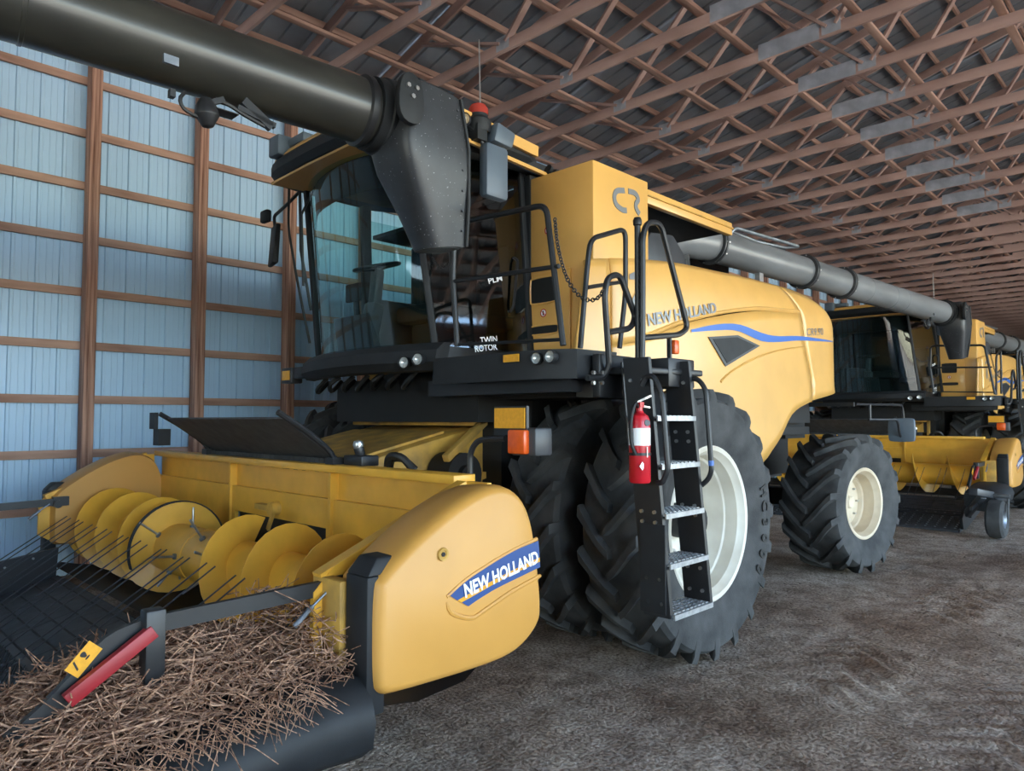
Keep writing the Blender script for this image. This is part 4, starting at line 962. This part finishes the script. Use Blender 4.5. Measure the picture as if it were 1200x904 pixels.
for k in range(12):
    for dd in (0, .11):
        y = 2.98+k*.365+dd; j = random.uniform(-.01,.01)
        part('guard_rod', MB().cyl((.66,y,.19),(1.76,y+.02+j,.90+j),.0048,6), M['grey_dk'], hdr)
# gauge wheel on a cast arm ahead of the near end
gw = part('gauge_wheel', MB().lathe((.12,2.36,.28), (0,1,0), [(.13,-.10),(.24,-.11),(.275,-.08),(.28,0),(.275,.08),(.24,.11),(.13,.10)], 32), M['rubber'], hdr)
part('gauge_rim', MB().lathe((.12,2.36,.28), (0,1,0), [(.13,-.10),(.10,-.07),(.03,-.06),(.001,-.06)], 24), M['galv'], gw)
part('gauge_fork', MB().bar((.12,2.22,.28),(.20,2.22,.60),.02,.07,up=(1,0,0)).bar((.20,2.2,.61),(.18,2.52,.62),.08,.06).bar((.2,2.45,.62),(-.35,2.55,.70),.12,.10).bar((.0,2.5,.62),(.42,2.80,.28),.08,.10), M['grey_dk'], gw, bevel=.01)

# copies along the file
def file_copy(root, n, label, dy=0):
    c = copy_tree(root); c.location.x += SP*n; c.location.y += dy; c['label'] = label; return c
file_copy(comb, 1, 'yellow combine harvester parked right behind the tail of the one carrying the extinguisher')
file_copy(comb, 2, 'last yellow combine harvester of the row, farthest from the straw-covered header')
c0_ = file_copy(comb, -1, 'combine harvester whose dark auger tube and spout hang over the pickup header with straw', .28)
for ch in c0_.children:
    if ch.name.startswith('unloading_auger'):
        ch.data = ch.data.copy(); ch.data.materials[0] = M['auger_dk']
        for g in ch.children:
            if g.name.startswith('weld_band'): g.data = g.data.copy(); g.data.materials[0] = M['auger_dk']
file_copy(hdr, 1, 'yellow pickup header with small gauge wheel just behind the rear tyre of another combine')
file_copy(hdr, 2, 'last yellow pickup header of the row, mostly hidden by the machines before it')

# ================================================================== FIRE EXTINGUISHER
ex = pX(748,520,3.58); ex = V((3.56, 2.44, ex.z)); c0 = pY(748,520,2.40)
base = pY(750,566,2.40)
xt = thing('fire_extinguisher', 'red fire extinguisher strapped to the black ladder of the combine', 'extinguisher', (base.x, base.y, base.z))
B = V(base); H = (pY(744,482,2.40)-base).length
part('cylinder', MB().lathe(B, (0,0,1), [(.001,0),(.055,.0),(.062,.01),(.062,H*.84),(.05,H*.93),(.026,H*.97),(.022,H)], 28), M['red'], xt)
part('valve', MB().cyl(B+V((0,0,H)), B+V((0,0,H+.03)), .02, 12).box(B+V((-.02,-.02,H+.02)), B+V((.02,.02,H+.05))), M['red'], xt)
part('lever', MB().bar(B+V((-.03,.0,H+.05)), B+V((.11,0,H+.09)), .02, .012).bar(B+V((-.01,0,H+.03)), B+V((.1,0,H+.02)), .018, .01), M['steel'], xt)
part('gauge', MB().lathe(B+V((-.01,-.055,H*.83)), (-.5,-1,.1), [(.001,.012),(.018,.012),(.02,0)], 16), M['grey_dk'], xt)
part('label', MB().lathe(B, (0,0,1), [(.0628,H*.52),(.0628,H*.76)], 28), M['white'], xt)
part('strap', MB().lathe(B, (0,0,1), [(.0645,H*.38),(.066,H*.38),(.066,H*.42),(.0645,H*.42)], 28).box(B+V((.05,-.0,H*.37)), B+V((.1,.08,H*.43))), M['black'], xt)
part('hose', MB().tube(spline([B+V((-.01,0,H+.02)), B+V((-.06,-.01,H+.04)), B+V((-.085,0,H*.85)), B+V((-.08,0,H*.55)), B+V((-.07,-.02,H*.4))], 16), .011, 8), M['hose'], xt)
part('chain_tag', MB().tube([B+V((-.02,-.064,H*.5)), B+V((-.025,-.068,H*.36))], .003, 5), M['steel'], xt)
part('diamond_sign', MB().prismX([(0,0),(0,0),(0,0)], 0, 0) if False else MB().rings([[B+V((-.048-.0*s, -.046-.002*s, H*.24)) + V((a*.04*.7, -a*.04*.7*.0-.003, b*.025)) for a, b in ((-1,0),(0,-1),(1,0),(0,1))] for s in (0, 1)]), M['white'], xt)
part('bracket', MB().box(B+V((.05,.03,H*.1)), B+V((.11,.06,H*.7))), M['black'], xt)

# ================================================================== STRAW
ORG = V((1.1, 2.95, .55))
st = MB()
def pile_top(x, y):
    u = (x-.45)/1.3; v = (y-2.55)/.85
    if not (0 < u < 1 and 0 < v < 1): return .0
    return .62+.05*u + .20*math.sin(math.pi*u)**.6*math.sin(math.pi*v)**.7
st.grid([[(x, y, max(.42, pile_top(x, y)-.10+.03*mnoise.noise((x*9, y*9, 1)))) for x in [.46+i*.043 for i in range(30)]] for y in [2.56+j*.04 for j in range(21)]])
rnd = random.Random(3)
for i in range(4200):
    x = rnd.uniform(.46, 1.74); y = 2.56+.82*rnd.random()**1.2; z = max(.5, pile_top(x, y))+rnd.uniform(-.06,.045)
    if x > 1.5 and rnd.random() < .4: z += rnd.uniform(0,.2)
    a = rnd.uniform(0, 6.28); L = rnd.choice((.06,.09,.13,.18,.26)); el = rnd.gauss(0,.42)
    d = V((math.cos(a)*math.cos(el), math.sin(a)*math.cos(el), math.sin(el))); p = V((x,y,z))
    bend = V((rnd.gauss(0,.2), rnd.gauss(0,.2), rnd.gauss(0,.15)))*L
    r = rnd.uniform(.0014,.0034)
    st.tube([p-d*L/2, p+bend*.3, p+d*L/2], r, 3)
# strands that spill over the fender
for i in range(450):
    x = rnd.uniform(.5, 1.45); y = rnd.uniform(2.42, 2.62); z = .60+.1*(x-.5)+rnd.uniform(-.02,.06)
    a = rnd.uniform(0, 6.28); L = rnd.uniform(.08,.22); p = V((x,y,z)); d = V((math.cos(a)*.6, -.5+rnd.gauss(0,.3), -rnd.random()*.5))
    st.tube([p, p+d*L*.5+V((0,0,.01)), p+d*L], rnd.uniform(.0012,.0024), 3)
so2 = link('straw_pile', st.mesh('straw_pile', M['straw'], ORG, recalc=False, ang=60), None, ORG)
so2['label'] = 'heap of dry brown straw lying on the pickup end frame'; so2['category'] = 'straw'; so2['kind'] = 'stuff'

# loose clods and chaff on the dirt
ORG = V((4, .8, 0)); cl = MB()
for i in range(4500):
    x = rnd.uniform(.8, 14); y = rnd.uniform(-.8, 3.4); s = rnd.choice((.005,.007,.009,.010,.014)); z = gz(x, y)
    p = [V((x+rnd.uniform(-s,s), y+rnd.uniform(-s,s), z+rnd.uniform(0, s*1.2))) for _ in range(4)]
    cl.add(p, [(0,1,2),(0,2,3),(0,3,1),(1,3,2)])
for i in range(500):
    x = rnd.uniform(.8, 12); y = rnd.uniform(-1.2, 3.4); a = rnd.uniform(0, 6.28); L = rnd.uniform(.02,.07); z = gz(x, y)+.004
    cl.bar((x,y,z), (x+L*math.cos(a), y+L*math.sin(a), z+.002), .003, .003)
c_ = link('dirt_crumbs', cl.mesh('dirt_crumbs', M['clod'], ORG), None, ORG)
c_['label'] = 'loose crumbs of earth and chaff scattered on the dirt floor'; c_['category'] = 'dirt'; c_['kind'] = 'stuff'
